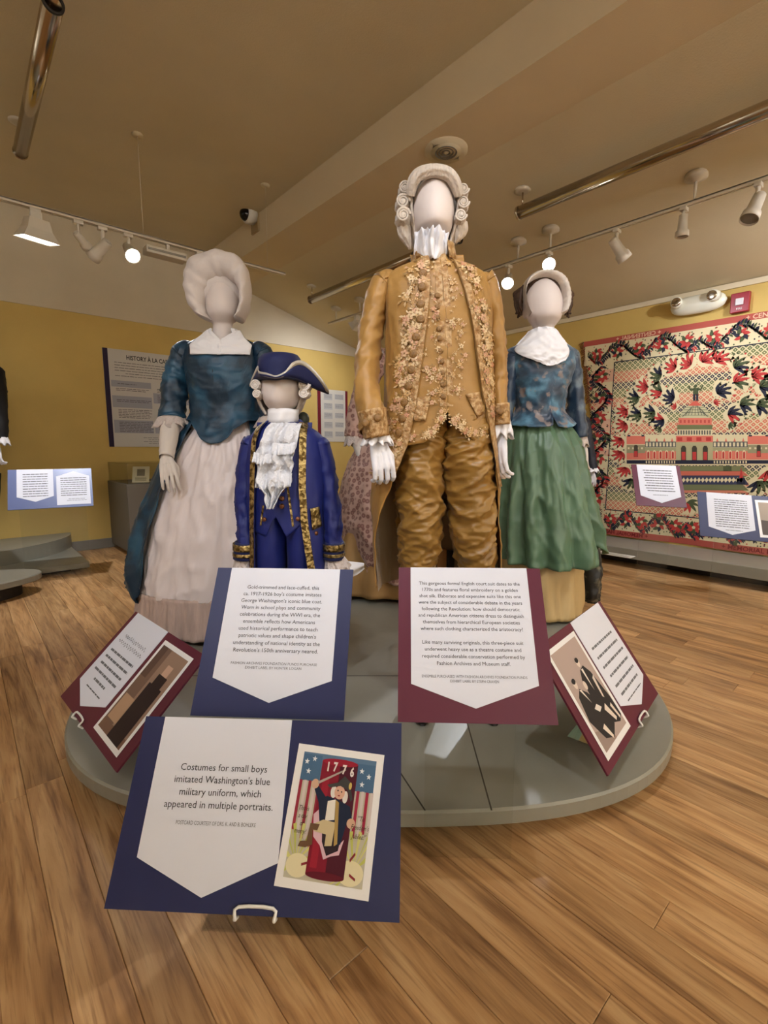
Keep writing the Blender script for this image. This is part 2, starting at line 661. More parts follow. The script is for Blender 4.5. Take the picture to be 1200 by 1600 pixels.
# left rail, parallel to the left wall
YT, ZLT = 3.85, H + 1.475
rail((-3.2, YT, ZLT), (2.26, YT, ZLT), 'white track rail on thin wires below the left ceiling', [((1.13, YT), ZT, 'wire'), ((2.10, YT), ZT, 'wire'), ((-1.2, YT), ZT, 'wire'), ((-3.0, YT), ZT, 'wire')])
def lx(px, py):
    return on_Y(px, py, YT).x
WC = Vector((-1.0, YL, 1.2))
track_head((lx(55, 330), YT, ZLT), V(-2.45, 3.4, .7), 'square white flood light glowing, leftmost on the left rail', 'flood', True, 80, 80, .8, .12, 1.2)
track_head((lx(122, 348), YT, ZLT), V(-1.5, 8, 0), 'small unlit can light, second from left on left rail', 'can', False, drop=.10, scale=.7)
track_head((lx(160, 360), YT, ZLT), V(-4, 4.0, 1.0), 'unlit can light tilted left on the left rail', 'can', False, drop=.12)
track_head((lx(200, 368), YT, ZLT), V(.15, 1.36, .1), 'glowing can light facing the camera on left rail', 'can', True, 16, 60, .6, .10)
track_head((lx(312, 400), YT, ZLT), V(-.4, 1.8, 1.3), 'glowing can light behind the white wig', 'can', True, 12, 60, .6, .09)
t = thing('track_projector', 'flat grey box hanging from left rail beside the wig', 'projector', (lx(262, 388), YT, ZLT))
mb = MB(); mb.box(-.012, .012, -.012, .012, -.05, 0); mb.box(-.16, .12, -.05, .05, -.10, -.05); mb.obj('body', M_lampw, t, False, bevel=.004)
mb = MB(); mb.box(-.15, .11, -.055, -.05, -.082, -.068); mb.obj('grille', M_lens_off, t, False)

# right rail, parallel to the right wall
XT, ZRT = 3.53, H + 1.485
sz = slope_z(XT)
rail((XT, -2.2, ZRT), (XT, 2.95, ZRT), 'white track rail on short rods under the sloped ceiling', [((XT, 1.114), sz, 'rod'), ((XT, 2.077), sz, 'rod'), ((XT, 2.36), sz, 'rod'), ((XT, -.8), sz, 'rod'), ((XT, -2.0), sz, 'rod')])
rail((XT, 3.9, ZRT), (XT, 5.0, ZRT), 'short track rail seen behind the golden coat sleeve', [((XT, 4.4), sz, 'rod'), ((XT, 4.85), sz, 'rod')])
def ry(px, py):
    return on_X(px, py, XT).y
track_head((XT, ry(795, 418), ZRT), V(.13, 1.33, .1), 'lit can light nearest the man\'s shoulder on right rail', 'can', True, 150, 22, .3, .10, rad=.02)
track_head((XT, ry(858, 396), ZRT), V(.75, 2.2, 1.45), 'blazing can light just above the brown-haired mannequin', 'can', True, 30, 75, .6, .07)
track_head((XT, ry(964, 360), ZRT), Vector((XR, .9, .9)), 'white can light lit toward the coverlet, above tapestry corner', 'can', True, 40, 100, .8, .10)
track_head((XT, ry(1069, 325), ZRT), Vector((XT + .1, 1.25, 0)), 'slim white can light hanging straight down', 'can', False, drop=.08, scale=.8)
track_head((XT, ry(1185, 290), ZRT), V(1.2, 2.6, .5), 'white can light at the right picture edge', 'can', False, drop=.10, scale=1.0)
track_head((XT, 4.45, ZRT), Vector((3.4, 5.6, 1.5)), 'square flood light behind the golden sleeve', 'flood', True, 26, 120, .8, .10, .9)

# rail over and behind the camera that lights the costumes
YB = .3
ZKT = 2.86
rail((-2.2, YB, ZKT), (1.75, YB, ZKT), 'white track rail on wires above and behind the viewer', [((-2, YB), ZT, 'wire'), ((1.6, YB), ZT, 'wire'), ((0, YB), ZT, 'wire')])
K = 1.08
FILL_ENERGY = 255  # strength of the added bounce-fill floods
for i, (x, aim, e, ang) in enumerate(((-1.9, V(-.8, 2.4, 1.0), 60, 52), (-1.0, V(-.35, 1.7, .95), 26, 56), (-.1, V(.15, 1.6, 1.35), 24, 60), (.8, V(.4, 1.5, .9), 26, 60), (1.6, V(.85, 2.6, 1.05), 34, 56))):
    track_head((x, YB, ZKT), aim, ['first', 'second', 'third', 'fourth', 'fifth'][i] + ' lit can light along the rail behind the viewer', 'can', True, e * K, ang, .7, .10, rad=.025)
track_head((XT, -.4, ZRT), Vector((XR, 1.3, 1.2)), 'lit can light aimed at coverlet, outside the right edge', 'can', True, 75, 120, .8, .10)
track_head((XT, -1.5, ZRT), V(.7, 1.5, .2), 'lit can light aimed at platform, outside the right edge', 'can', True, 40, 80, .8, .10)
# unseen floods and rail, added to bounce fill light off the rear wall
rail((-2.6, -2.6, ZLT + .1), (2.2, -2.6, ZLT + .1), 'added track rail for the fill floods behind the viewer', [((-2.4, -2.6), ZT, 'wire'), ((2, -2.6), ZT, 'wire')])
for i, (x, aim) in enumerate(((-1.8, (-2.2, YM, 2.2)), (-.6, (-.6, YM, 2.3)), (.8, (.9, YM, 2.3)), (2.0, (2.2, YM, 2.3)))):
    track_head((x, -2.6, ZLT + .1), Vector(aim), 'added fill flood bouncing off the rear wall, ' + ['first', 'second', 'third', 'fourth'][i] + ' from the corner', 'flood', True, FILL_ENERGY, 150, 1.0, .12, 1.0, rad=.06)
track_head((-2.8, YT, ZLT), Vector((XM, 3.2, 2.3)), 'added fill flood at the far left end of left rail', 'flood', True, FILL_ENERGY * .4, 150, 1.0, .12, 1.0, rad=.06)  # out of view, added as bounce fill from the side wall
track_head((XT, -2.0, ZRT), Vector((4.2, YM, 1.9)), 'added fill flood at the rear end of the right rail', 'flood', True, FILL_ENERGY * .9, 150, 1.0, .12, 1.0, rad=.06)  # out of view, added to brighten the right-hand ceiling by bounce
track_head((-1.6, YT, ZLT), Vector((-1.0, YL, .8)), 'lit can light over left wall outside the left edge', 'can', True, 25, 100, .8, .10)

# ------------------------------------------------------------------ tube fixtures
def tube_light(X, y0, y1, z, zc, label, ends=True):
    t = thing('tube_fixture', label, 'ceiling fixture', (X, y0, z))
    n = 18
    L_ = y1 - y0
    mb = MB(); mb.tube([(0, 0, 0), (0, L_, 0)], .042, 24, caps=False); mb.obj('tube_body', M_chrome, t, solid=.003)
    for y in (.0, L_):
        mb = MB(); mb.tube([(0, y, 0), (0, y + (.012 if y else -.012), 0)], .0445, 24, caps=False); mb.obj('end_ring', M_dark if not y else M_chrome, t, solid=.01)
    for y in (.07, L_ - .02):
        mb = MB(); mb.tube([(0, y, .03), (0, y, zc - z)], .005, 8); mb.obj('stem', M_chrome, t)
        mb = MB(); mb.tube([(0, y, zc - z - .012), (0, y, zc - z - .008), (0, y, zc - z + .012)], [.03, .055, .055], 20); mb.obj('canopy', M_track, t)
tube_light(.5, 2.8, 4.25, H + 1.97, ZT, 'short metal tube fixture hanging from the left ceiling')
zt = H + 1.63
tube_light(3.097, -.6, 2.07, zt, slope_z(3.097), 'long polished tube fixture under sloped ceiling at right')
tube_light(3.097, 2.62, 4.72, zt, slope_z(3.097), 'polished tube fixture running behind the man\'s neck')

# ------------------------------------------------------------------ vent, camera, wall devices
c = on_z(697, 234, ZS)
t = thing('air_vent', 'round white ceiling vent with dark rings above the man\'s wig', 'air vent', c)
R0 = .135
mb = MB(); mb.tube([(0, 0, 0.004), (0, 0, -.012), (0, 0, -.016), (0, 0, -.004)], [R0, R0, R0 * .72, R0 * .62], 40, caps=False); mb.obj('flange', M_trim, t)
mb = MB(); mb.disc((0, 0, -.003), R0 * .64, (0, 0, 1), .002, 40); mb.obj('duct', M_dark, t)
for k in (.52, .36, .2):
    mb = MB(); mb.tube([(0, 0, -.004), (0, 0, -.02)], [R0 * k * .8, R0 * k], 32, caps=False); mb.obj('ring_vane', mat('vane_grey', rgb(120, 116, 108), .5), t, solid=.004)
mb = MB(); mb.disc((0, 0, -.022), R0 * .09, (0, 0, 1), .02, 16); mb.obj('hub', M_trim, t)

c = on_X(400, 343, XB0)
t = thing('security_camera', 'white dome security camera mounted on bulkhead side', 'security camera', (XB0, c.y, c.z))
mb = MB(); mb.box(-.02, 0, -.07, .07, -.12, .10); mb.obj('mount_plate', mat('mount_tan', rgb(170, 148, 110), .6), t, False, bevel=.003)
mb = MB(); mb.tube([(-.02, 0, .02), (-.03, 0, .02), (-.09, -.01, .01), (-.11, -.012, .01)], [.06, .075, .075, .066], 24); mb.obj('shell', mat('camera_white', rgb(226, 222, 214), .35), t)
mb = MB(); mb.ball((-.105, -.012, .01), .058, .058, .058, 12, 18); mb.obj('dome', mat('camera_dome_black', rgb(14, 13, 13), .08), t)

def wall_R(x, y, off=0.0):
    return on_X(x, y, XR - off)
c = wall_R(1093, 477)
t = thing('emergency_light', 'white emergency light with two round lamps above the coverlet', 'emergency light', (XR, c.y, c.z))
mb = MB()
rows = []
for i in range(25):
    k = -1 + 2 * i / 24
    s = (1 - abs(k) ** 3.5) ** .5 if abs(k) < 1 else 0.02
    s = max(s, .06)
    rows.append([(-.045 - .05 * s * math.cos(a) * (1 if math.cos(a) > 0 else .9), .205 * k, .075 * s * math.sin(a)) for a in (2 * math.pi * j / 24 for j in range(24))])
mb.grid(rows, True, None, True, True, True)
mb.obj('housing', mat('emergency_white', rgb(232, 230, 214), .3), t)
for s, q in ((1, .15), (-1, -.13)):
    mb = MB(); mb.tube([(-.075, q, .03), (-.12, q - .012 * s, .03), (-.128, q - .012 * s, .03)], [.046, .044, .036], 20); lp = mb.obj('lamp_head', mat('emergency_white', rgb(232, 230, 214), .3), t)
    mb = MB(); mb.disc((-.128, q - .012 * s, .03), .036, (-1, 0, 0), .006, 18, dome=1); mb.obj('reflector', M_chrome, lp)
c = wall_R(1158, 474)
t = thing('fire_strobe', 'dark red fire alarm strobe on yellow wall at top right', 'fire alarm', (XR, c.y, c.z))
mb = MB(); mb.box(-.045, 0, -.062, .062, -.075, .075); mb.obj('housing', mat('alarm_red', rgb(150, 22, 42), .4), t, False, bevel=.006)
mb = MB(); mb.box(-.058, -.045, -.026, .026, -.022, .03); mb.obj('strobe_lens', mat('strobe_clear', rgb(225, 222, 226), .15), t, False, bevel=.004)
mb = MB()
put_text(mb, lambda x, y, n: Vector((-.0462, -x, y)), 'FIRE', 0, -.055, .022, m=flat((235, 230, 230)))
mb.obj('lettering', None, t, False)

# ------------------------------------------------------------------ display platforms
def slab(name, label, pts, z0, z1, toe, toe_in, center, loc, seams=()):
    """flat-topped platform with a dark recessed plinth; pts outline relative to loc"""
    t = thing(name, label, 'platform', loc)
    def ring(k, z):
        out = []
        for x, y in pts:
            v = Vector((x - center[0], y - center[1]))
            l = v.length
            v = v * ((l - k) / l)
            out.append((center[0] + v.x, center[1] + v.y, z))
        return out
    mb = MB()
    mb.grid([ring(.004, z0), ring(0, z0 + .004), ring(0, z1 - .006), ring(.006, z1)], True, None, True, True)
    mb.obj('deck', M_grey, t, False)
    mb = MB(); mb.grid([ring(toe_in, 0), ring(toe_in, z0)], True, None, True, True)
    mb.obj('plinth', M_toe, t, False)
    return t

pts = []
for i in range(120):
    a = 2 * math.pi * i / 120
    n = 3.1
    x = 1.15 * math.copysign(abs(math.cos(a)) ** (2 / n), math.cos(a))
    y = 1.17 * math.copysign(abs(math.sin(a)) ** (2 / n), math.sin(a))
    p = V(x, y)
    pts.append((p.x, p.y))
PC = V(-.05, 2.3)
main_platform = slab('display_platform', 'large grey rounded platform carrying the costumed mannequins', pts, ZP - .047, ZP, None, .16, (0, 0), (PC.x, PC.y, 0))
# deck lines: two joints and a short slanted dark line, a hair proud
mb = MB()
def seam(mb, r0, f0, r1, f1, wd=.0022, z=ZP + .0004):
    a, b = V(r0, f0, z) - PC, V(r1, f1, z) - PC
    d = (b - a); d.z = 0; d.normalize(); s = Vector((-d.y, d.x, 0)) * wd
    mb.face([a - s, b - s, b + s, a + s])
seam(mb, .28, 1.135, .29, 1.88); seam(mb, -.95, 1.88, 1.0, 1.88); seam(mb, .107, 1.135, .04, 1.30)  # the last is only a short slanted dark line
mb.obj('deck_lines', mat('deck_line_dark', rgb(58, 54, 46), .8), main_platform, False)

# long platform along the right wall
t = thing('display_platform', 'long grey platform under the coverlet along right wall', 'platform', (XR, 1.0, 0))
mb = MB(); mb.box(4.26 - XR, -.001, YM + .02 - 1.0, 5.0 - 1.0, .085, .17); mb.obj('deck', M_grey, t, False, bevel=.004)
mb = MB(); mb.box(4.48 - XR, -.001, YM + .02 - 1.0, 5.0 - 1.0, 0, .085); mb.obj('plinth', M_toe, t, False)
p = on_z(957, 866, .17)
t = thing('paper_strip', 'thin white paper strip lying on platform below the coverlet', 'paper', p)
mb = MB(); mb.box(-.05, .05, -.16, .16, .0005, .003); mb.obj('sheet', flat((226, 224, 214)), t, False)
mb = MB()
for k in range(2):
    mb.box(-.03 + .035 * k, -.022 + .035 * k, -.13, .13, .0031, .0034, flat((150, 148, 142)))
mb.obj('print_lines', None, t, False)['kind'] = 'stuff'
# left platforms
t = thing('display_platform', 'low grey platform along the left wall', 'platform', (.76, 5.58, 0))
mb = MB(); mb.box(-3.9, 0, 4.60 - 5.58, 0.015, .035, .08); mb.obj('deck', M_grey, t, False, bevel=.004)
mb = MB(); mb.box(-3.9, -.12, 4.72 - 5.58, 0.015, 0, .035); mb.obj('plinth', M_toe, t, False)
pts = [(1.38 * math.cos(math.pi + math.pi * i / 60), .85 * math.sin(math.pi + math.pi * i / 60)) for i in range(61)]
t = thing('platform_tier', 'curved grey upper tier on the left wall platform', 'platform', (-.6, 5.585, .08))
mb = MB(); mb.grid([[(x, y, z) for x, y in pts] for z in (0, .12)], True, None, True, True); mb.obj('tier_block', M_grey, t, False)
pts = [(1.0 * math.cos(2 * math.pi * i / 72), .36 * math.sin(2 * math.pi * i / 72)) for i in range(72)]
dt = on_z(60, 893, .14)
slab('display_platform', 'grey oval platform cut by the left picture edge', pts, .095, .14, None, .12, (0, 0), (dt.x - .98, dt.y + .02, 0))

# ------------------------------------------------------------------ display case by the left wall
PX0, PX1, PY0, PZ = 1.14, 2.25, 4.83, .70
t = thing('display_case', 'grey pedestal case with clear cover against the left wall', 'display case', ((PX0 + PX1) / 2, PY0, 0))
hx = (PX1 - PX0) / 2
M_case = mat('case_grey', rgb(104, 97, 86), .55)
mb = MB(); mb.box(-hx, hx, 0, YL - PY0 - .02, .05, PZ); mb.obj('pedestal', M_case, t, False, bevel=.004)
mb = MB(); mb.box(-hx + .06, hx - .06, .06, YL - PY0 - .05, 0, .05); mb.obj('plinth', M_toe, t, False)
AC = acrylic()
for nm, b in (('cover_pane', (-hx + .01, hx - .01, .01, .014, PZ, PZ + .19)), ('cover_pane', (-hx + .01, -hx + .014, .01, YL - PY0 - .03, PZ, PZ + .19)),
              ('cover_pane', (hx - .014, hx - .01, .01, YL - PY0 - .03, PZ, PZ + .19)), ('cover_pane', (-hx + .01, hx - .01, .01, YL - PY0 - .03, PZ + .186, PZ + .19))):
    mb = MB(); mb.box(*b); mb.obj(nm, AC, t, False)
def case_item(name, label, cat, dx, dy):
    return thing(name, label, cat, (PX0 + dx, PY0 + dy, PZ + .001), -YAW * .6)
t = case_item('card', 'cream printed card leaning at the left of the case', 'card', .17, .20)
mb = MB(); tl = lambda x, y, z: Vector((x, y + z * .55, z)); mb.box(-.075, .075, 0, .004, 0, .15, None, tl); cd = mb.obj('sheet', flat((206, 194, 160)), t, False)
mb = MB(); mb.box(-.035, .035, -.0012, -.0002, .06, .125, flat((128, 118, 96)), tl)
for k in range(4):
    mb.box(-.05, .05, -.0012, -.0002, .015 + .01 * k, .019 + .01 * k, flat((120, 110, 86)), tl)
mb.obj('print', None, t, False)
mb = MB(); mb.box(-.05, .05, .05, .08, 0, .05); mb.obj('easel_block', AC, t, False)
t = case_item('booklet', 'flat cream paper sheet lying inside the case', 'paper', .42, .24)
mb = MB(); mb.box(-.14, .14, -.10, .10, 0, .006); mb.obj('sheet', flat((200, 192, 160)), t, False)
mb = MB()
for k in range(9):
    mb.box(-.11, .11, -.08 + .018 * k, -.073 + .018 * k, .0062, .0066, flat((140, 132, 104)))
mb.obj('print', None, t, False)
t = case_item('figurine', 'small glossy cream figurine inside the case', 'figurine', .46, .46)
mb = MB(); mb.tube([(0, 0, 0), (0, 0, .008), (0, 0, .02), (0, 0, .04), (0, 0, .055), (0, 0, .062)], [.022, .024, .013, .02, .012, .004], 16); mb.ball((0, 0, .068), .013); mb.obj('body', mat('figurine_glaze', rgb(216, 208, 150), .12), t)
t = case_item('book', 'open dark book lying at the back of the case', 'book', .72, .42)
mb = MB()
rows = []
for i in range(13):
    x = -.14 + .28 * i / 12
    h_ = .012 + .02 * math.exp(-((abs(x) - .05) / .05) ** 2)
    rows.append([(x, -.09, .002), (x, -.09, h_), (x, .09, h_), (x, .09, .002)])
mb.grid(rows, True, None, True, True); mb.obj('pages', mat('book_dark', rgb(60, 48, 36), .6), t)

# ------------------------------------------------------------------ label signs on clear stands
NAVY = mat('navy_board', rgb(34, 40, 84), .45, spec=.4, bump=.03, bscale=200)
MAROON = mat('maroon_board', rgb(92, 30, 52), .45, spec=.4, bump=.03, bscale=200)
PAPER = mat('label_paper', rgb(220, 222, 232), .55, spec=.35)
PHOTO_PAPER = mat('photo_paper', rgb(234, 232, 230), .4, spec=.4)
INK = flat((42, 42, 46))
INK2 = flat((96, 96, 100))
WIRE = mat('white_wire', rgb(236, 234, 228), .3)

class Sign:
    def __init__(self, label, TL, TR, BR, BL, zb=None, fs=None, z0=0.0, board=NAVY, W=None):
        if zb is not None:
            a, b = on_z(*BL, zb), on_z(*BR, zb)
            w1 = (on_z(*TL, H - 1) - on_z(*TR, H - 1)).length
            zt = H - (b - a).length / w1
            c, d = on_z(*TL, zt), on_z(*TR, zt)
        else:
            c, d, b, a = at_f(*TL, fs[0]), at_f(*TR, fs[1]), at_f(*BR, fs[2]), at_f(*BL, fs[3])
        self.ex = (b - a).normalized()
        up = (c + d) / 2 - (a + b) / 2
        self.h = (up - self.ex * up.dot(self.ex)).length
        self.w = (b - a).length
        self.ey = (up - self.ex * up.dot(self.ex)).normalized()
        self.en = self.ex.cross(self.ey)
        mid = (a + b + c + d) / 4
        self.bl = mid - self.ex * self.w / 2 - self.ey * self.h / 2
        self.z0 = z0
        bk = self.S(self.w / 2, self.h * .45, -.02)
        self.root = thing('label_sign', label, 'sign', (bk.x, bk.y, z0))
        self.o = self.root.location.copy()
        t = .006
        mb = MB(); mb.box(0, self.w, 0, self.h, -t, 0, None, self.L)
        self.board = mb.obj('board', board, self.root, False)

    def S(self, x, y, n=0.0):
        return self.bl + self.ex * x + self.ey * y + self.en * n

    def L(self, x, y, n=0.0):
        return self.S(x, y, n) - self.o

    def P(self, a, b, n=0.0):
        """fractions of the board"""
        return self.L(a * self.w, b * self.h, n)

    def holder(self, wd=.5, lip=True, rise=.45, foot=.10, back=-.014):
        """clear riser: sheet behind the board, vertical leg down to the ground, foot plate"""
        xm = self.w / 2
        hw = self.w * wd / 2
        mb = MB()
        mb.box(xm - hw, xm + hw, 0.0, self.h * .8, back, back + .005, None, self.L)
        mb.obj('back_sheet', AC, self.root, False)
        p = self.L(xm - hw, self.h * rise, back - .004); q = self.L(xm + hw, self.h * rise, back - .004)
        ax = (q - p); ax.z = 0; ax.normalize()
        fw = Vector((ax.y, -ax.x, 0))          # toward the reader
        T = lambda x, y, z: Vector((p.x, p.y, 0)) + ax * x + fw * y + Vector((0, 0, z))
        mb = MB(); mb.box(0, (q - p).length, -.0025, .0025, 0.0, p.z, None, T); mb.obj('riser', AC, self.root, False)
        if foot:
            mb = MB(); mb.box(0, (q - p).length, -.0025 - foot * .8, -.0025, 0.0, .004, None, T); mb.obj('foot', AC, self.root, False)

    def clip(self, xf=.5, wd=.075):
        x = self.w * xf
        h = .028
        pts = [(-wd / 2, -.006, -.012), (-wd / 2, -.006, .004), (-wd / 2, -.002, .007), (-wd / 2 + .004, h * .5, .006), (wd / 2 - .004, h * .5, .006), (wd / 2, -.002, .007), (wd / 2, -.006, .004), (wd / 2, -.006, -.012)]
        mb = MB(); mb.tube([self.L(x + a, b, c) for a, b, c in cat_rows(pts, 3)], .0032, 8)
        mb.obj('wire_clip', WIRE, self.root)

    def banner(self, x0, x1, shoulder, tip, top=1.0):
        """pentagon label hanging from the top edge (fractions)"""
        xm = (x0 + x1) / 2
        poly = [(x0, top), (x0, shoulder), (xm, tip), (x1, shoulder), (x1, top)]
        mb = MB()
        mb.face([self.P(a, b, .0012) for a, b in poly])
        n = len(poly)
        for i in range(n):
            a, b = poly[i], poly[(i + 1) % n]
            mb.face([self.P(*a, 0), self.P(*b, 0), self.P(*b, .0012), self.P(*a, .0012)])
        self.lab = mb.obj('text_panel', PAPER, self.root, False)
        self.lx0, self.lx1 = x0, x1
        return xm

    def text(self, body, xf, yf, size, m=INK, parent=None, fit=None, n=.0016, **k):
        mb = MB()
        put_text(mb, self.L, body, xf * self.w, yf * self.h, size, n, m, fit=fit, **k)
        o = mb.obj('lettering', None, parent or self.lab, False)
        o['kind'] = 'stuff'
        return o

    def greek(self, lines, m=INK2, parent=None, n=.0016, hgt=.35):
        """unreadably small print as word-length bars: (x0, x1, y, pitch) in fractions"""
        rnd = random.Random(len(lines) * 7 + 3)
        mb = MB()
        for x0, x1, y, pit in lines:
            x = x0
            while x < x1 - .002:
                wd = min(rnd.uniform(.02, .07) * (1 if self.w > .5 else 1.6), x1 - x)
                mb.face([self.P(x, y, n), self.P(x + wd, y, n), self.P(x + wd, y + pit * hgt, n), self.P(x, y + pit * hgt, n)], m)
                x += wd + .006
        o = mb.obj('lettering', None, parent or self.lab, False)
        o['kind'] = 'stuff'
        return o

# the three landscape signs, two tall square ones
def fit_lines(sg, lines, xf, y_top, pitch, size, width_of_longest):
    vs_, _ = text_polys(max(lines, key=len), 1.0)
    xs = [a for a, _ in vs_]
    s = width_of_longest * sg.w / (max(xs) - min(xs))
    sg.text('\n'.join(lines), xf, y_top, s, spacing=pitch * sg.h / s)
    return s

# 1 navy sign at the very front
sg = Sign('wide navy sign with a firecracker postcard, closest to the viewer', (226, 1121), (627, 1128), (625, 1442), (163, 1420), zb=.15)
sg.holder(.5, foot=.12); sg.clip(.52)
xm = sg.banner(.078, .578, .245, .07)
fit_lines(sg, ['Costumes for small boys', 'imitated Washington\'s blue', 'military uniform, which', 'appeared in multiple portraits.'], xm + .012, .70, .0665, 0, .40)
sg.text('POSTCARD COURTESY OF DRS. K. AND B. BOHLEKE', xm + .012, .415, .010, m=INK2, fit=.29 * sg.w)
front = sg
# postcard (generic patriotic card) pinned at a slant
def card_frame(sg, x0, y0, wd, hg, ang):
    """sub-frame on the board: lower-left corner in fractions, size in metres, slant in degrees"""
    a = math.radians(ang)
    ox, oy = x0 * sg.w, y0 * sg.h
    return lambda x, y, n=0.0: sg.L(ox + x * wd * math.cos(a) - y * hg * math.sin(a), oy + x * wd * math.sin(a) + y * hg * math.cos(a), n)
C = card_frame(sg, .572, .14, .185, .25, -5.5)
mb = MB()
mb.face([C(0, 0, .0016), C(1, 0, .0016), C(1, 1, .0016), C(0, 1, .0016)])
for p, q in (((0, 0), (1, 0)), ((1, 0), (1, 1)), ((1, 1), (0, 1)), ((0, 1), (0, 0))):
    mb.face([C(*p, 0), C(*q, 0), C(*q, .0016), C(*p, .0016)])
pc = mb.obj('postcard', PHOTO_PAPER, sg.root, False)
mb = MB()
PI = math.pi
def G(x, y, n):
    return C(.08 + x * .84, .065 + y * .88, .0018 + n * .00022)
def poly(pts, col, n):
    mb.face([G(x, y, n) for x, y in pts], flat(col))
def rect(x0, y0, x1, y1, col, n):
    poly([(x0, y0), (x1, y0), (x1, y1), (x0, y1)], col, n)
def ell(cx, cy, rx, ry, col, n, k=20, rot=0.0):
    poly([(cx + rx * math.cos(a) * math.cos(rot) - ry * math.sin(a) * math.sin(rot) * .5, cy + rx * math.cos(a) * math.sin(rot) + ry * math.sin(a) * math.cos(rot)) for a in (2 * PI * i / k for i in range(k))], col, n)
rect(0, 0, 1, 1, (188, 182, 160), 0)
rect(0, .77, 1, 1, (88, 118, 146), 1)
rect(0, .76, .26, .985, (72, 104, 134), 2); rect(.72, .73, 1, .96, (72, 104, 134), 2)
for i in range(5):
    x = .0 + i * .062
    rect(x, .36 - .03 * i, x + .04, .765, (150, 44, 62) if i % 2 == 0 else (206, 192, 186), 2)
    x = .72 + i * .062
    rect(x, .34 + .02 * i, x + .04, .735, (206, 192, 186) if i % 2 == 0 else (158, 40, 66), 2)
for i in range(11):   # yellow-green bursts at the foot
    a = PI * (.08 + .12 * i)
    for cx, cy in ((.12, .12), (.86, .12)):
        poly([(cx, cy), (min(1, max(0, cx + .32 * math.cos(a))), max(0, cy + .30 * math.sin(a))), (min(1, max(0, cx + .32 * math.cos(a + .14))), max(0, cy + .30 * math.sin(a + .14)))], (206, 202, 120) if i % 2 else (188, 190, 96), 2.5)
ell(.155, .1, .15, .09, (222, 212, 172), 3); ell(.83, .1, .165, .095, (222, 212, 172), 3)
rect(.27, .05, .76, .945, (126, 18, 40), 4); rect(.52, .05, .76, .945, (74, 16, 34), 5)
ell(.515, .945, .245, .03, (150, 24, 46), 5.5); ell(.515, .05, .245, .03, (96, 16, 34), 5.5)
rect(.31, .10, .40, .80, (150, 26, 46), 5)
for cx, cy in ((.06, .92), (.16, .95), (.10, .84), (.82, .90), (.92, .86), (.84, .79)):   # stars
    pts_ = []
    for i in range(10):
        r = .036 if i % 2 == 0 else .015
        pts_.append((cx + r * math.sin(2 * PI * i / 10), cy + r * .75 * math.cos(2 * PI * i / 10)))
    poly(pts_, (226, 230, 234), 6)
# torn paper opening and figure
poly([(.26, .50), (.37, .58), (.52, .36), (.62, .28), (.70, .34), (.66, .22), (.55, .20), (.47, .17), (.40, .27), (.30, .33)], (214, 176, 186), 6)
poly([(.42, .30), (.50, .20), (.64, .25), (.70, .60), (.36, .60)], (40, 26, 34), 6.5)
poly([(.30, .60), (.40, .66), (.56, .64), (.72, .60), (.78, .48), (.70, .45), (.66, .30), (.58, .28), (.56, .45), (.40, .45), (.36, .42)], (24, 34, 58), 7)
poly([(.30, .60), (.22, .70), (.27, .73), (.40, .64)], (24, 34, 58), 7.2)
ell(.22, .745, .05, .04, (206, 168, 140), 7.6)
ell(.76, .47, .055, .04, (206, 168, 140), 7.6)
poly([(.42, .62), (.52, .64), (.54, .48), (.42, .46)], (226, 220, 208), 7.4)
poly([(.52, .64), (.57, .62), (.62, .30), (.58, .28)], (170, 140, 80), 7.8)
poly([(.40, .47), (.56, .46), (.55, .28), (.46, .27), (.46, .36), (.30, .37), (.26, .42)], (198, 180, 140), 7.7)
poly([(.24, .43), (.36, .43), (.34, .38), (.28, .38), (.30, .27), (.22, .24), (.12, .24), (.14, .28), (.22, .29)], (104, 76, 50), 8)
ell(.56, .70, .07, .055, (212, 166, 142), 8.4); ell(.48, .70, .04, .05, (222, 214, 206), 8.2); ell(.64, .67, .035, .05, (222, 214, 206), 8.2)
ell(.535, .715, .009, .007, (40, 30, 30), 9); ell(.585, .708, .009, .007, (40, 30, 30), 9); ell(.555, .675, .016, .006, (150, 60, 60), 9)
poly([(.38, .75), (.52, .78), (.60, .84), (.68, .80), (.74, .66), (.72, .64), (.66, .73), (.56, .755), (.42, .73)], (62, 62, 60), 9.2)
ell(.69, .765, .02, .03, (196, 170, 90), 9.5)
poly([(.25, .765), (.60, .90), (.605, .888), (.26, .745)], (170, 160, 150), 9.6)
poly([(.20, .12), (.28, .14), (.275, .12), (.205, .10)], (130, 40, 46), 6); poly([(.80, .20), (.86, .26), (.87, .24), (.81, .18)], (130, 40, 46), 6); poly([(.82, .10), (.90, .07), (.90, .05), (.82, .08)], (130, 40, 46), 6)
mb.obj('picture', None, pc, False)
mb = MB()
TC = lambda x, y, n=0: G(x, y, 12)
for ch, x, y in (('1', .36, .865), ('7', .455, .87), ('7', .58, .858), ('6', .69, .845)):
    put_text(mb, TC, ch, x, y, .105, m=flat((226, 214, 208)), bold=.004)
put_text(mb, TC, 'This is\na day\nof\nmerry!', .12, .52, .055, m=flat((60, 52, 36)), spacing=1.1, shear=.3)
put_text(mb, TC, '"\'Tis\nFreedom\'s\nJubilee!"', .88, .50, .055, m=flat((60, 52, 36)), spacing=1.25, shear=.3)
mb.obj('lettering', None, pc, False)['kind'] = 'stuff'

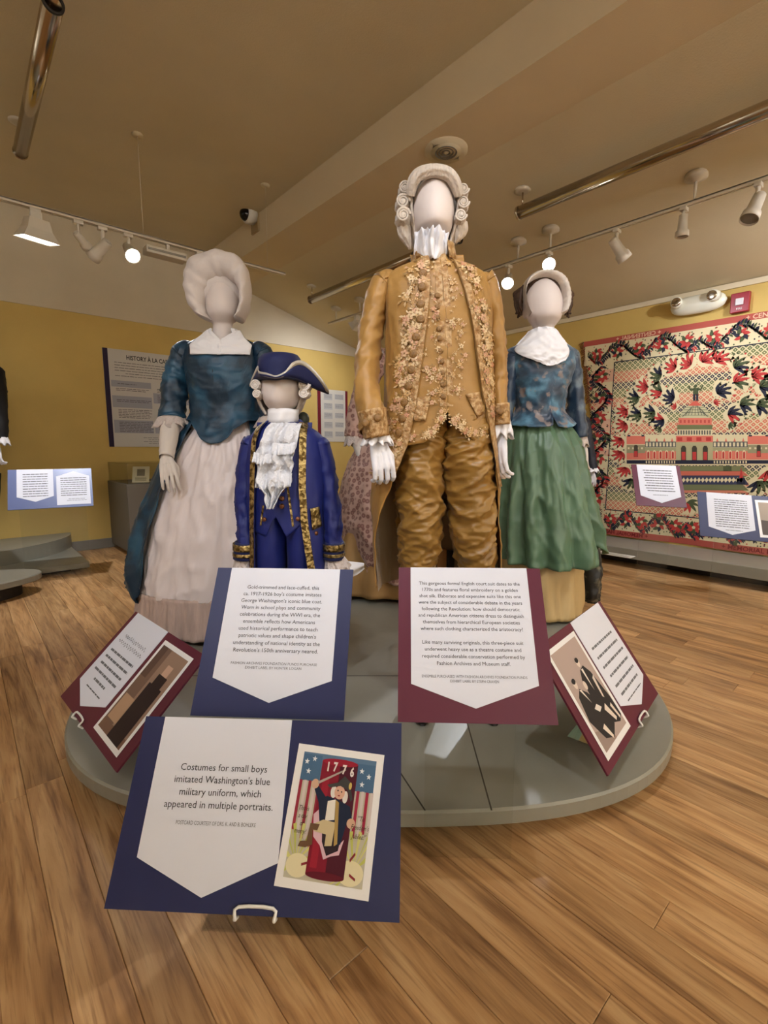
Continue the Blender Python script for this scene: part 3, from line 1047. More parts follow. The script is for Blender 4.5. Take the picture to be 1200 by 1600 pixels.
# 2 navy square sign in front of the boy
sg = Sign('square navy sign with long text in front of the boy mannequin', (340, 887), (551, 890), (538, 1126), (298, 1118), zb=.415)
sg.holder(.6, foot=0, rise=.3)
xm = sg.banner(.105, .905, .235, .09)
fit_lines(sg, ['Gold-trimmed and lace-cuffed, this', 'ca. 1917-1926 boy\'s costume imitates', 'George Washington\'s iconic blue coat.', 'Worn in school plays and community', 'celebrations during the WWI era, the', 'ensemble reflects how Americans', 'used historical performance to teach', 'patriotic values and shape children\'s', 'understanding of national identity as the', 'Revolution\'s 150th anniversary neared.'], xm, .845, .0487, 0, .60)
sg.text('FASHION ARCHIVES FOUNDATION FUNDS PURCHASE\nEXHIBIT LABEL BY HUNTER LOGAN', xm, .325, .0086, m=INK2, spacing=1.15)

# 3 maroon square sign in front of the man
sg = Sign('square maroon sign with two paragraphs in front of the golden suit', (627, 886), (848, 889), (868, 1133), (617, 1128), zb=.425, board=MAROON)
sg.holder(.62, foot=0, rise=.45)
xm = sg.banner(.085, .905, .225, .085)
fit_lines(sg, ['This gorgeous formal English court suit dates to the', '1770s and features floral embroidery on a golden', 'shot silk. Elaborate and expensive suits like this one', 'were the subject of considerable debate in the years', 'following the Revolution: how should democratic', 'and republican American citizens dress to distinguish', 'themselves from hierarchical European societies', 'where such clothing characterized the aristocracy?', '', 'Like many surviving originals, this three-piece suit', 'underwent heavy use as a theatre costume and', 'required considerable conservation performed by', 'Fashion Archives and Museum staff.'], xm, .875, .0443, 0, .70)
sg.text('ENSEMBLE PURCHASED WITH FASHION ARCHIVES FOUNDATION FUNDS\nEXHIBIT LABEL BY STEPH CRAVEN', xm, .265, .0086, m=INK2, spacing=1.15, fit=.68 * sg.w)

# 4 maroon sign at the left of the platform
sg = Sign('maroon sign with tall sepia picture at the left platform end', (200, 951), (313, 1015), (192.5, 1222), (101, 1097), zb=.15, z0=ZP, board=MAROON)
sg.holder(.35, foot=.08); sg.clip(.38)
xm = sg.banner(.045, .525, .22, .08)
mb = MB()      # two lines of handwriting too small to read
for y_, x_a, x_b in ((.76, .13, .46), (.695, .10, .47)):
    q_ = [(x_a + (x_b - x_a) * i / 60, y_ + .016 * math.sin(i * 1.25) * (1 + .8 * nz(i * .3, y_ * 9)) + .008 * nz(i * .21, y_ * 30)) for i in range(61)]
    for i, ((a, b), (c, d)) in enumerate(zip(q_, q_[1:])):
        if i % 13 == 12: continue
        mb.face([sg.P(a, b - .004, .0016), sg.P(c, d - .004, .0016), sg.P(c, d + .004, .0016), sg.P(a, b + .004, .0016)], flat((70, 70, 74)))
mb.obj('handwriting', None, sg.lab, False)['kind'] = 'stuff'
sg.greek([(.10, .47, .58, .07), (.10, .47, .51, .07), (.11, .46, .44, .07), (.10, .47, .37, .07), (.19, .38, .30, .07)], m=flat((112, 112, 116)), hgt=.3)
sg.greek([(.17, .41, .225, .03)], m=INK2)
mb = MB(); q = [sg.P(.565, .06, .0016), sg.P(.93, .06, .0016), sg.P(.93, .93, .0016), sg.P(.565, .93, .0016)]; mb.face(q)
ph = mb.obj('photo_card', PHOTO_PAPER, sg.root, False)
mb = MB()
def pr(x0, y0, x1, y1, col, n):
    mb.face([sg.P(.59 + .315 * a, .10 + .79 * b, .0018 + n * .0002) for a, b in ((x0, y0), (x1, y0), (x1, y1), (x0, y1))], flat(col))
# a plain stand-in picture: brown backdrop, tan table block, dark upright drape
pr(0, 0, 1, 1, (150, 122, 102), 0); pr(0, 0, .36, 1, (118, 92, 76), 1); pr(.0, .62, .22, 1, (96, 72, 60), 2); pr(.05, .12, .42, .40, (176, 142, 112), 2); pr(0, 0, 1, .10, (120, 90, 72), 3); pr(.44, .0, .92, .62, (46, 32, 30), 4); pr(.52, .60, .84, .74, (46, 32, 30), 4); pr(.58, .74, .78, .86, (196, 160, 136), 4)
mb.obj('picture', None, ph, False)

# 5 maroon sign at the right of the platform
sg = Sign('maroon sign with group photograph at the right platform end', (831.5, 1020), (930, 942), (1032, 1078), (957, 1202), zb=.15, z0=ZP, board=MAROON)
sg.holder(.35, foot=.08); sg.clip(.62)
xm = sg.banner(.47, .955, .22, .08)
sg.greek([(.53, .89, .70, .07), (.53, .90, .61, .07), (.53, .91, .52, .07), (.55, .90, .43, .07), (.54, .90, .34, .07), (.55, .88, .26, .07)], m=flat((112, 112, 116)), hgt=.3)
sg.greek([(.58, .85, .19, .03)], m=INK2)
mb = MB(); mb.face([sg.P(.06, .06, .0016), sg.P(.45, .06, .0016), sg.P(.45, .93, .0016), sg.P(.06, .93, .0016)])
ph = mb.obj('photo_card', PHOTO_PAPER, sg.root, False)
mb = MB()
def pp(pts, col, n):
    mb.face([sg.P(.085 + .34 * a, .105 + .785 * b, .0018 + n * .0002) for a, b in pts], flat(col))
def pe(cx, cy, rx, ry, col, n, k=16):
    pp([(cx + rx * math.cos(2 * PI * i / k), cy + ry * math.sin(2 * PI * i / k)) for i in range(k)], col, n)
BLK = (44, 40, 40)
pp([(0, 0), (1, 0), (1, 1), (0, 1)], (176, 156, 146), 0)
pp([(0, 0), (.5, 0), (.42, .12), (0, .2)], (150, 130, 120), 1)
pp([(.42, .34), (.46, .62), (.56, .70), (.72, .72), (.84, .62), (.98, .30), (1, .10), (.86, .06), (.60, .12)], BLK, 2)      # standing figure
pp([(.02, .30), (.10, .52), (.24, .58), (.40, .50), (.60, .30), (.66, .10), (.44, .02), (.20, .08)], BLK, 3)              # seated figure
pp([(.40, .40), (.48, .50), (.62, .46), (.70, .30), (.56, .22), (.44, .28)], BLK, 2.5)
pe(.62, .775, .055, .05, (214, 198, 184), 3); pe(.20, .64, .055, .05, (214, 198, 184), 4); pe(.46, .56, .05, .045, (214, 198, 184), 4)
pe(.62, .80, .058, .028, BLK, 4); pe(.20, .668, .058, .028, BLK, 5)
pp([(.60, .70), (.66, .70), (.64, .46)], (226, 214, 200), 4); pp([(.22, .57), (.28, .56), (.36, .40)], (226, 214, 200), 5)
pp([(.78, .56), (.86, .58), (.80, .34), (.76, .36)], (214, 198, 184), 4); pp([(.34, .34), (.46, .36), (.56, .30), (.44, .28)], (226, 214, 200), 5)
pp([(.60, .26), (.70, .30), (.82, .12), (.76, .10)], (222, 206, 190), 5); pp([(.82, .24), (.88, .26), (.94, .10), (.90, .08)], (222, 206, 190), 5); pp([(.26, .16), (.36, .18), (.44, .04), (.40, .02)], (222, 206, 190), 5)
mb.obj('picture', None, ph, False)

# 6 sign by the left wall
sg = Sign('pale blue-grey sign with two white panels near left wall', (5, 733), (143, 733), (149, 790), (15, 797), fs=(3.62, 3.89, 3.75, 3.48), board=mat('slate_blue_board', rgb(92, 104, 148), .35, spec=.5))
sg.holder(.8, foot=0)
xm = sg.banner(.10, .525, .30, .17)
sg.greek([(.17, .46, .86 - .062 * k, .06) for k in range(10)], hgt=.3)
mb = MB()
pts = [(.56, .80), (.56, .06), (.97, .06), (.97, .80), (.77, .93)]
mb.face([sg.P(a, b, .0012) for a, b in pts]); sg.lab = mb.obj('text_panel', PAPER, sg.root, False)
sg.greek([(.61, .93, .74 - .056 * k, .055) for k in range(9)] + [(.70, .90, .20, .03), (.68, .92, .16, .03)], hgt=.3)

# 7, 8 signs before the coverlet
sg = Sign('square maroon sign standing before the coverlet', (1002, 727), (1072, 727.5), (1060, 792.5), (981.5, 789), fs=(3.62, 3.57, 3.40, 3.45), board=MAROON)
sg.holder(.62, foot=0); 
xm = sg.banner(.11, .92, .24, .08)
sg.greek([(.22 + .02 * (k % 3), .82 - .02 * (k % 2), .85 - .062 * k, .055) for k in range(9)] + [(.36, .66, .26, .03)], hgt=.35)
sg = Sign('navy sign with photograph before the coverlet at right edge', (1100, 770.6), (1241, 777), (1234, 850), (1085, 836), fs=(3.2, 3.05, 2.9, 3.05), board=NAVY)
sg.holder(.6, foot=0)
xm = sg.banner(.10, .60, .22, .08)
sg.greek([(.18, .54, .84 - .05 * k, .045) for k in range(13)] + [(.28, .46, .17, .03)], hgt=.35)
mb = MB(); mb.face([sg.P(a, b, .0016) for a, b in ((.64, .08), (.95, .10), (.94, .92), (.63, .90))]); ph = mb.obj('photo_card', PHOTO_PAPER, sg.root, False)
mb = MB(); mb.face([sg.P(a, b, .0018) for a, b in ((.67, .14), (.92, .155), (.91, .86), (.66, .85))], flat((170, 156, 142))); mb.face([sg.P(a, b, .002) for a, b in ((.67, .14), (.92, .155), (.92, .42), (.67, .46))], flat((92, 84, 80)))
mb.obj('picture', None, ph, False)

# ------------------------------------------------------------------ wall posters
def wall_poster(label, x0, x1, z0, z1, strips, bgcol):
    """poster on the left wall (Y = YL); local frame x along wall, z up"""
    t = thing('wall_poster', label, 'poster', (x0, YL, z0))
    mb = MB(); mb.box(0, x1 - x0, -.012, -.001, 0, z1 - z0); mb.obj('panel', flat(bgcol), t, False)
    for a, b, col in strips:
        mb = MB(); mb.box(a * (x1 - x0), b * (x1 - x0), -.0135, -.012, 0, z1 - z0); mb.obj('side_band', flat(col), t, False)
    return t, (x1 - x0), (z1 - z0)
a = on_Y(159, 543, YL); b = on_Y(168, 698, YL)
pw = (a.z - b.z) * .84
t, W_, H_ = wall_poster('tall grey and white poster titled History a la carte', a.x, a.x + pw, b.z, a.z, ((0, .055, (44, 34, 62)),), (206, 202, 196))
PL_ = lambda x, y, n=0: Vector((x * W_, -.0122 - n, y * H_))
mb = MB()
for x0, x1, y0, y1 in ((.07, .53, .62, .685), (.55, 1, .47, .58), (.07, .53, .41, .53), (.07, .53, .145, .28), (.55, 1, .145, .28)):
    mb.face([PL_(x0, y0, .0003), PL_(x1, y0, .0003), PL_(x1, y1, .0003), PL_(x0, y1, .0003)], flat((164, 164, 176)))
mb.obj('tint_blocks', None, t, False)
mb = MB()
put_text(mb, lambda x, y, n: Vector((x, -.0128, y)), 'HISTORY À LA CARTE', .54 * W_, .905 * H_, .062, m=flat((40, 34, 40)), bold=.0012, fit=.56 * W_)
rnd = random.Random(3)
def bars(x0, x1, y, h_=.006):
    x = x0
    while x < x1 - .003:
        wd = min(rnd.uniform(.02, .07), x1 - x)
        mb.face([PL_(x, y, .0006), PL_(x + wd, y, .0006), PL_(x + wd, y + h_, .0006), PL_(x, y + h_, .0006)], flat((104, 100, 104)))
        x += wd + .008
for k in range(4): bars(.12, .94, .865 - .027 * k)
bars(.24, .85, .757); bars(.12, .92, .73)
bars(.14, .36, .65)
for y0, n, x0, x1 in ((.60, 2, .12, .50), (.485, 2, .12, .52), (.385, 6, .13, .52), (.255, 7, .13, .53), (.62, 3, .60, .95), (.55, 5, .60, .97), (.385, 4, .60, .95), (.255, 6, .60, .95)):
    for k in range(n): bars(x0, x1 - .03 * (k % 2), y0 - .0165 * k)
for k in range(4): bars(.40 + .06 * (k % 2), .90, .095 - .02 * k, .005)
mb.obj('lettering', None, t, False)['kind'] = 'stuff'
a = on_Y(495, 607, YL); b = on_Y(497, 690, YL); c = on_Y(542, 607, YL)
t, W_, H_ = wall_poster('white poster with maroon side bands behind the boy', a.x, c.x, b.z, a.z, ((0, .10, (112, 26, 40)), (.92, 1, (112, 26, 40))), (214, 210, 200))
mb = MB()
for i, (x0, x1) in enumerate(((.20, .48), (.56, .86))):
    for j in range(5):
        mb.face([PL_(x0, .08 + .18 * j + .02 * i, .0003), PL_(x1, .08 + .18 * j + .02 * i, .0003), PL_(x1, .20 + .18 * j, .0003), PL_(x0, .20 + .18 * j, .0003)], flat((190, 190, 190)))
mb.obj('tint_blocks', None, t, False)
mb = MB()
for i, (x0, x1) in enumerate(((.22, .46), (.58, .84))):
    for j in range(5):
        for k in range(4):
            bars(x0, x1, .185 + .18 * j - .022 * k, .006)
mb.obj('lettering', None, t, False)['kind'] = 'stuff'

# ------------------------------------------------------------------ woven coverlet on the right wall
def lattice():
    m, nt, b = nodes_of('coverlet_weave')
    N, L = nt.nodes, nt.links
    g = N.new('ShaderNodeNewGeometry')
    sp = N.new('ShaderNodeSeparateXYZ'); L.new(g.outputs['Position'], sp.inputs[0])
    def mth(op, a, b_=None, c_=None):
        n = N.new('ShaderNodeMath'); n.operation = op
        for i, q in enumerate((a, b_, c_)):
            if q is None: continue
            if isinstance(q, (int, float)): n.inputs[i].default_value = q
            else: L.new(q, n.inputs[i])
        return n.outputs[0]
    y, z = sp.outputs['Y'], sp.outputs['Z']
    k = 21.0
    p = mth('MULTIPLY', mth('ADD', y, z), k); q = mth('MULTIPLY', mth('SUBTRACT', y, z), k)
    fp = mth('ABSOLUTE', mth('SUBTRACT', mth('FRACT', p), .5)); fq = mth('ABSOLUTE', mth('SUBTRACT', mth('FRACT', q), .5))
    line = mth('GREATER_THAN', mth('MAXIMUM', fp, fq), .37)          # cream diamond lines
    dot = mth('LESS_THAN', mth('ADD', mth('MULTIPLY', fp, fp), mth('MULTIPLY', fq, fq)), .018)
    # coloured stripes of the weft
    fz = mth('FRACT', mth('MULTIPLY_ADD', z, 4.1, .15))
    r = N.new('ShaderNodeValToRGB'); L.new(fz, r.inputs[0])
    r.color_ramp.interpolation = 'LINEAR'
    e = r.color_ramp.elements
    e[0].position = 0; e[0].color = (*rgb(206, 112, 92), 1)
    e[1].position = 1; e[1].color = (*rgb(206, 112, 92), 1)
    for pos, c in ((.26, (208, 120, 98)), (.34, (118, 122, 82)), (.60, (100, 112, 78)), (.68, (58, 58, 74)), (.86, (52, 54, 70)), (.93, (190, 104, 88))):
        x = e.new(pos); x.color = (*rgb(*c), 1)
    mx = N.new('ShaderNodeMix'); mx.data_type = 'RGBA'
    L.new(mth('MAXIMUM', line, dot), mx.inputs[0]); L.new(r.outputs[0], mx.inputs[6]); mx.inputs[7].default_value = (*rgb(214, 200, 160), 1)
    L.new(mx.outputs[2], b.inputs['Base Color'])
    b.inputs['Roughness'].default_value = .95; b.inputs['Specular IOR Level'].default_value = .1
    return m
CREAM, RED, GREEN, NAV, SALMON = (218, 204, 164), (186, 62, 58), (74, 84, 56), (38, 40, 56), (214, 118, 98)
YT0, YB0 = on_X(912, 535, XR).y, on_X(934, 832, XR).y
ZTOP, ZBOT = on_X(912, 535, XR).z, on_X(934, 832, XR).z
YC = on_X(1085, 650, XR).y
root = thing('coverlet', 'red, navy and cream woven coverlet with domed building on wall', 'coverlet', (XR, YC, ZBOT))
RO = root.location.copy()
def wave(Y, z):
    k = max(0, 1 - (z - ZBOT) / (ZTOP - ZBOT))
    return .020 + .016 * max(0, (k - .8) / .2) ** 2 * math.sin(7 * Y + 1.2)
def CV(Y, z, n=0.0):
    return Vector((-wave(Y, z) - n * .0007, Y - YC, z - ZBOT))
def yl(z):          # left hem
    k = (ZTOP - z) / (ZTOP - ZBOT)
    return YT0 + (YB0 - YT0) * k ** .8
def yr(z):
    return 2 * YC - yl(z)
mb = MB(); rows = []
for i in range(61):
    z = ZBOT + (ZTOP - ZBOT) * i / 60
    zz = lambda s: z + (-.02 + .035 * math.sin(3.3 * s * 2)) * (1 - i / 60) ** 4 * .6
    rows.append([CV(yl(z) + (yr(z) - yl(z)) * j / 80, z) for j in range(81)])
mb.grid(rows)
cloth = mb.obj('cloth', lattice(), root, True, solid=.004)
mb = MB()
def cpoly(pts, col, n):
    mb.face([CV(a, b, n) for a, b in pts], flat(col))
def pxp(x, y):
    p = on_X(x, y, XR - .025); return (p.y, p.z)
def prect(x0, y0, x1, y1, col, n):
    sg_ = max(1, int(abs(x1 - x0) / 14))
    for i in range(sg_):
        a, b = x0 + (x1 - x0) * i / sg_, x0 + (x1 - x0) * (i + 1) / sg_
        cpoly([pxp(a, y0), pxp(a, y1), pxp(b, y1), pxp(b, y0)], col, n)
def srect(Y0, z0, Y1, z1, col, n, seg=12):
    """strip following the cloth; Y0 > Y1 (left to right)"""
    long_y = abs(Y1 - Y0) > abs(z1 - z0)
    for i in range(seg):
        a, b = i / seg, (i + 1) / seg
        if long_y:
            cpoly([(Y0 + (Y1 - Y0) * a, z0), (Y0 + (Y1 - Y0) * a, z1), (Y0 + (Y1 - Y0) * b, z1), (Y0 + (Y1 - Y0) * b, z0)], col, n)
        else:
            cpoly([(Y0, z0 + (z1 - z0) * a), (Y0, z0 + (z1 - z0) * b), (Y1, z0 + (z1 - z0) * b), (Y1, z0 + (z1 - z0) * a)], col, n)
def leaf(cy, cz, ang, ln, wd, col, n, bend=.25):
    """pointed leaf, ang measured on the wall (0 = to the viewer's right)"""
    ca, sa = math.cos(ang), math.sin(ang)
    pts = []
    prof = ((0, .12), (.25, .75), (.5, 1), (.75, .7), (1, 0), (.75, -.55), (.5, -.8), (.25, -.6), (0, -.12))
    for a, b in prof:
        x = a * ln; y = b * wd / 2 + bend * wd * math.sin(a * PI)
        pts.append((cy - (x * ca - y * sa), cz + x * sa + y * ca))
    cpoly(pts, col, n)
def ring_pts(cy, cz, r, k=18):
    return [(cy + r * math.cos(2 * PI * i / k), cz + r * math.sin(2 * PI * i / k)) for i in range(k)]
def vine(pts, wd, col, n):
    q = cat_rows(pts, 6)
    for (a, b), (c, d) in zip(q, q[1:]):
        l = math.hypot(c - a, d - b) or 1
        s, t_ = -(d - b) / l * wd / 2, (c - a) / l * wd / 2
        cpoly([(a - s, b - t_), (c - s, d - t_), (c + s, d + t_), (a + s, b + t_)], col, n)
# field limits
YI = pxp(960, 566)[0]; ZI = pxp(960, 566)[1]; ZJ = pxp(957, 797)[1]; YI2 = 2 * YC - YI
def border_bg():
    for a, b, c, d in ((yl(1.2) + .0, ZJ, YI, ZI), (YI2, ZJ, 2 * YC - yl(1.2), ZI)):
        for i in range(24):
            z0 = c if 0 else b + (d - b) * i / 24; z1 = b + (d - b) * (i + 1) / 24
            ya = (yl(z0) - .05) if a > YC else YI2
            yb = YI if a > YC else yr(z0) + .05
            fz = (z0 * 4.1 + .15) % 1
            cpoly([(ya, z0), (ya, z1), (yb, z1), (yb, z0)], CREAM if .3 < fz < .95 else (220, 176, 148), 1)
    srect(YT0 - .03, ZI, 2 * YC - YT0 + .03, ZTOP - .05, CREAM, 1, 40)
    srect(YB0 - .04, ZBOT + .055, 2 * YC - YB0 + .04, ZJ, CREAM, 1, 40)
border_bg()
for z0, z1 in ((ZTOP - .05, ZTOP), (ZBOT, ZBOT + .055)):
    ya = yl(z0); srect(ya, z0, 2 * YC - ya, z1, (176, 84, 72), 1.2, 40)
for a, b, c, d in ((YI + .004, ZJ, YI - .004, ZI), (YI2 + .004, ZJ, YI2 - .004, ZI)):
    srect(a, b, c, d, NAV, 3, 20)
srect(YI, ZI - .004, YI2, ZI + .004, NAV, 3, 40); srect(YI, ZJ - .004, YI2, ZJ + .004, NAV, 3, 40)
rnd = random.Random(11)
def flower(cy, cz, r, cols, n, rot=0.0):
    for i in range(7):
        leaf(cy, cz, rot + 2 * PI * i / 7, r, r * .55, cols[i % len(cols)], n)
    cpoly(ring_pts(cy, cz, r * .22), CREAM, n + .6)
def scroll(c0, c1, reps, wdt, flipz=False):
    """S-vine with acanthus leaves from c0 to c1 (wall points)"""
    dy, dz = c1[0] - c0[0], c1[1] - c0[1]
    L_ = math.hypot(dy, dz); uy, uz = dy / L_, dz / L_; ny, nz_ = -uz, uy
    P = lambda s, o: (c0[0] + uy * s * L_ + ny * o, c0[1] + uz * s * L_ + nz_ * o)
    base = math.atan2(uz, -uy)
    N_ = reps * 8
    vine([P(i / N_, wdt * .40 * math.sin(PI * 2 * reps / 2 * i / N_ * 1.0)) for i in range(N_ + 1)], .010, NAV, 3)
    for i in range(reps):
        s = (i + .5) / reps
        sg_ = 1 if i % 2 == 0 else -1
        q = P(s, -sg_ * wdt * .05)
        flower(q[0], q[1], wdt * .36, (RED, RED, GREEN) if i % 2 == 0 else (RED, GREEN, NAV), 4, base + i)
        for j in range(15):
            u_ = (j + .5) / 15
            w_ = P(s + (u_ - .5) / reps, wdt * .40 * math.sin(PI * reps * (s + (u_ - .5) / reps)))
            for sgn in (1, -1):
                leaf(w_[0], w_[1], base + sgn * (.9 + .3 * rnd.random()) + .3 * rnd.random(), wdt * (.20 + .18 * rnd.random()), wdt * .11, (NAV, GREEN, RED, NAV)[rnd.randrange(4)], 3.5)
    for i in range(reps * 26):
        s = rnd.random(); o = rnd.uniform(-.5, .5) * wdt
        q = P(s, o); cpoly(ring_pts(q[0], q[1], .006, 6), (NAV, GREEN, RED)[rnd.randrange(3)], 3.2)
bw = .5 * (YT0 - YI)
scroll((YI + bw * .75, ZI - .02), (YI + bw * .62, ZJ), 7, bw * 1.15)
scroll((YI2 - bw * .75, ZI - .02), (YI2 - bw * .62, ZJ), 7, bw * 1.15)
zt_ = (ZI + ZTOP - .05) / 2; zb_ = (ZJ + ZBOT + .055) / 2
scroll((YT0 - .06, zt_), (YC, zt_), 5, (ZTOP - .05 - ZI) * .9); scroll((YC, zt_), (2 * YC - YT0 + .06, zt_), 5, (ZTOP - .05 - ZI) * .9)
scroll((YB0 - .06, zb_), (YC, zb_), 5, (ZJ - ZBOT - .055) * .9); scroll((YC, zb_), (2 * YC - YB0 + .06, zb_), 5, (ZJ - ZBOT - .055) * .9)
# dotted outer columns
for i in range(22):
    z = ZJ + (ZI - ZJ) * (i + .5) / 22
    for yy in (yl(z) - .028, yr(z) + .028):
        cpoly([(yy + .014, z), (yy, z + .02), (yy - .014, z), (yy, z - .02)], NAV if i % 3 else RED, 3)
# wreath of leaf sprays
CL = [(1053, 572, 'R'), (1030, 585, 'G'), (1008, 603, 'R'), (1030, 611, 'RG'), (994, 620, 'G'), (1050, 620, 'N'), (976, 641, 'R'), (997, 646, 'G'), (1019, 643, 'G'), (1033, 656, 'NR'), (975, 663, 'R'),
      (968, 687, 'R'), (1031, 670, 'g'), (968, 708, 'R'), (975, 733, 'R'), (984, 751, 'G'), (1077, 567, 'R'), (1101, 563, 'R'), (1123, 563, 'R'), (1152, 573, 'G'), (1180, 588, 'R'), (1152, 597, 'RG'),
      (1125, 613, 'N'), (1192, 605, 'G'), (1118, 630, 'r'), (1142, 648, 'NR'), (1161, 633, 'G'), (1187, 635, 'G'), (1140, 665, 'g'), (1055, 635, 'r'), (1076, 788, 'GR'), (1183, 756, 'G')]
cc = pxp(1085, 690)
PAL = {'R': (RED, RED), 'G': (GREEN, NAV), 'RG': (RED, GREEN), 'N': (NAV, NAV), 'NR': (NAV, RED), 'g': (GREEN, GREEN), 'r': (RED, RED), 'GR': (GREEN, RED)}
allc = [(pxp(x, y), k) for x, y, k in CL]
allc += [((2 * YC - p[0], p[1]), k) for p, k in allc if 2 * YC - p[0] < pxp(1200, 600)[0] - .03]
for (cy, cz), k in allc:
    s = .055 if k in 'gr' else .112
    ang = math.atan2(cz - cc[1], -(cy - cc[0])) + (PI / 2 if cy > cc[0] else -PI / 2) * .5
    for i in range(-2, 3):      # cream halo first, then the blades
        leaf(cy, cz, ang + i * .62, s * 1.0, s * .62, CREAM, 2)
    cpoly(ring_pts(cy, cz, s * .5), CREAM, 2.2)
    for i in range(-2, 3):
        leaf(cy + .2 * s * math.cos(ang), cz - .2 * s * math.sin(ang), ang + i * .5, s * (1.0 - .1 * abs(i)), s * .27, PAL[k][0 if i >= 0 else 1], 3)
        q = (cy - s * .95 * math.cos(ang + (i + .5) * .5), cz + s * .95 * math.sin(ang + (i + .5) * .5))
        cpoly(ring_pts(q[0], q[1], s * .07, 8), (RED, GREEN, NAV)[(i + 2) % 3], 3)
# the domed building
prect(977, 679, 1240, 727, CREAM, 4)
def bldg(x0, x1, fn):
    fn(x0, x1)
def pavilion(x0, x1):
    w_ = x1 - x0
    prect(x0, 681, x1, 694, SALMON, 5); prect(x0 + w_ * .05, 679.5, x0 + w_ * .2, 682, NAV, 5.5); prect(x1 - w_ * .2, 679.5, x1 - w_ * .05, 682, NAV, 5.5)
    prect(x0, 695, x1, 708, (150, 142, 108), 5); prect(x0, 708, x1, 718, SALMON, 5); prect(x0, 719, x1, 724.5, NAV, 5)
    xm_ = (x0 + x1) / 2
    cpoly([pxp(xm_ - 3.2, 714), pxp(xm_ + 3.2, 714), pxp(xm_ + 3.2, 698), pxp(xm_ + 1.8, 695), pxp(xm_ - 1.8, 695), pxp(xm_ - 3.2, 698)], (70, 62, 50), 6); prect(xm_ - 2.6, 705, xm_ + 2.6, 713.5, RED, 6.4)
    for k in range(4):
        prect(x0 + w_ * (.06 + .24 * k), 699, x0 + w_ * (.16 + .24 * k), 702, CREAM, 5.8)
def colonnade(x0, x1):
    prect(x0, 690, x1, 699, (96, 96, 92), 5)
    n_ = 9
    for k in range(n_):
        a = x0 + (x1 - x0) * (k + .2) / n_
        prect(a, 691.5, a + (x1 - x0) * .06, 697.5, CREAM, 5.5)
    prect(x0, 699.5, x1, 705, (160, 156, 116), 5); prect(x0, 705, x1, 718, SALMON, 5); prect(x0, 719, x1, 725, NAV, 5)
    for k in range(5):
        a = x0 + (x1 - x0) * (k + .5) / 5
        cpoly([pxp(a - 2.4, 717), pxp(a + 2.4, 717), pxp(a + 2.4, 706), pxp(a + 1.2, 703.5), pxp(a - 1.2, 703.5), pxp(a - 2.4, 706)], CREAM, 5.6)
        cpoly([pxp(a - 1.6, 716.5), pxp(a + 1.6, 716.5), pxp(a + 1.6, 707), pxp(a, 705), pxp(a - 1.6, 707)], RED, 6)
    for k in range(12):
        a = x0 + (x1 - x0) * (k + .25) / 12
        prect(a, 720, a + (x1 - x0) * .04, 724, CREAM, 5.6)
    for k in range(4):
        a = x0 + (x1 - x0) * (k + .5) / 4
        cpoly([pxp(a - 2, 690), pxp(a + 2, 690), pxp(a, 684)], SALMON, 5)
pavilion(979, 1008); colonnade(1008, 1056); colonnade(1114, 1168); pavilion(1168, 1203)
prect(1056, 681, 1114, 691, SALMON, 5); prect(1056, 691, 1114, 719, (176, 168, 128), 5); prect(1056, 719, 1114, 725, NAV, 5)
for k in range(4):
    prect(1058 + 15 * k, 683, 1066 + 15 * k, 689, RED, 5.6)
for a in (1068, 1085, 1102):
    cpoly([pxp(a - 4, 719), pxp(a + 4, 719), pxp(a + 4, 700), pxp(a + 2, 696.5), pxp(a - 2, 696.5), pxp(a - 4, 700)], (66, 60, 48), 6); prect(a - 3, 706, a + 3, 718.5, RED, 6.4)
prect(1058, 671, 1113, 680, CREAM, 5)
for k in range(13):
    prect(1059 + 4.1 * k, 672.5, 1061.2 + 4.1 * k, 679, (84, 84, 80), 5.5)
prect(1058, 664, 1113, 671, (112, 116, 78), 5); prect(1060, 653, 1112, 664, SALMON, 5)
for k in range(8):
    prect(1062 + 6.3 * k, 656, 1065 + 6.3 * k, 661, (190, 80, 70), 5.5)
dome = [pxp(1086 + 23 * math.cos(a), 653 - 22 * math.sin(a)) for a in (PI * i / 24 for i in range(25))]
cpoly(dome, (196, 190, 150), 5)
for i in range(1, 12):
    a = PI * i / 12
    p, q = pxp(1086 + 21.5 * math.cos(a), 652.5 - 20 * math.sin(a) * .2), pxp(1086 + 6 * math.cos(a), 653 - 21 * math.sin(a) ** .5)
    vine([p, ((p[0] + q[0]) / 2 * 1.0, (p[1] * .35 + q[1] * .65)), q], .004, (86, 88, 76), 5.6)
for k in range(1, 5):
    hw = 23 * math.cos(math.asin(k * 4.2 / 22)); vine([pxp(1086 - hw, 653 - k * 4.2), pxp(1086 + hw, 653 - k * 4.2)], .004, (86, 88, 76), 5.7)
cpoly([pxp(1075, 634), pxp(1097, 634), pxp(1089, 627), pxp(1083, 627)], (204, 96, 80), 6)
# small statue with raised arms
prect(1083, 606, 1091, 616, GREEN, 6); prect(1083, 616, 1086.3, 626, NAV, 6); prect(1087.6, 616, 1091, 626, NAV, 6); cpoly(ring_pts(*pxp(1087, 602.5), .012, 10), GREEN, 6)
vine([pxp(1084, 608), pxp(1079, 609), pxp(1076.5, 603)], .012, GREEN, 6); vine([pxp(1090, 608), pxp(1095, 608), pxp(1098, 602)], .012, GREEN, 6)
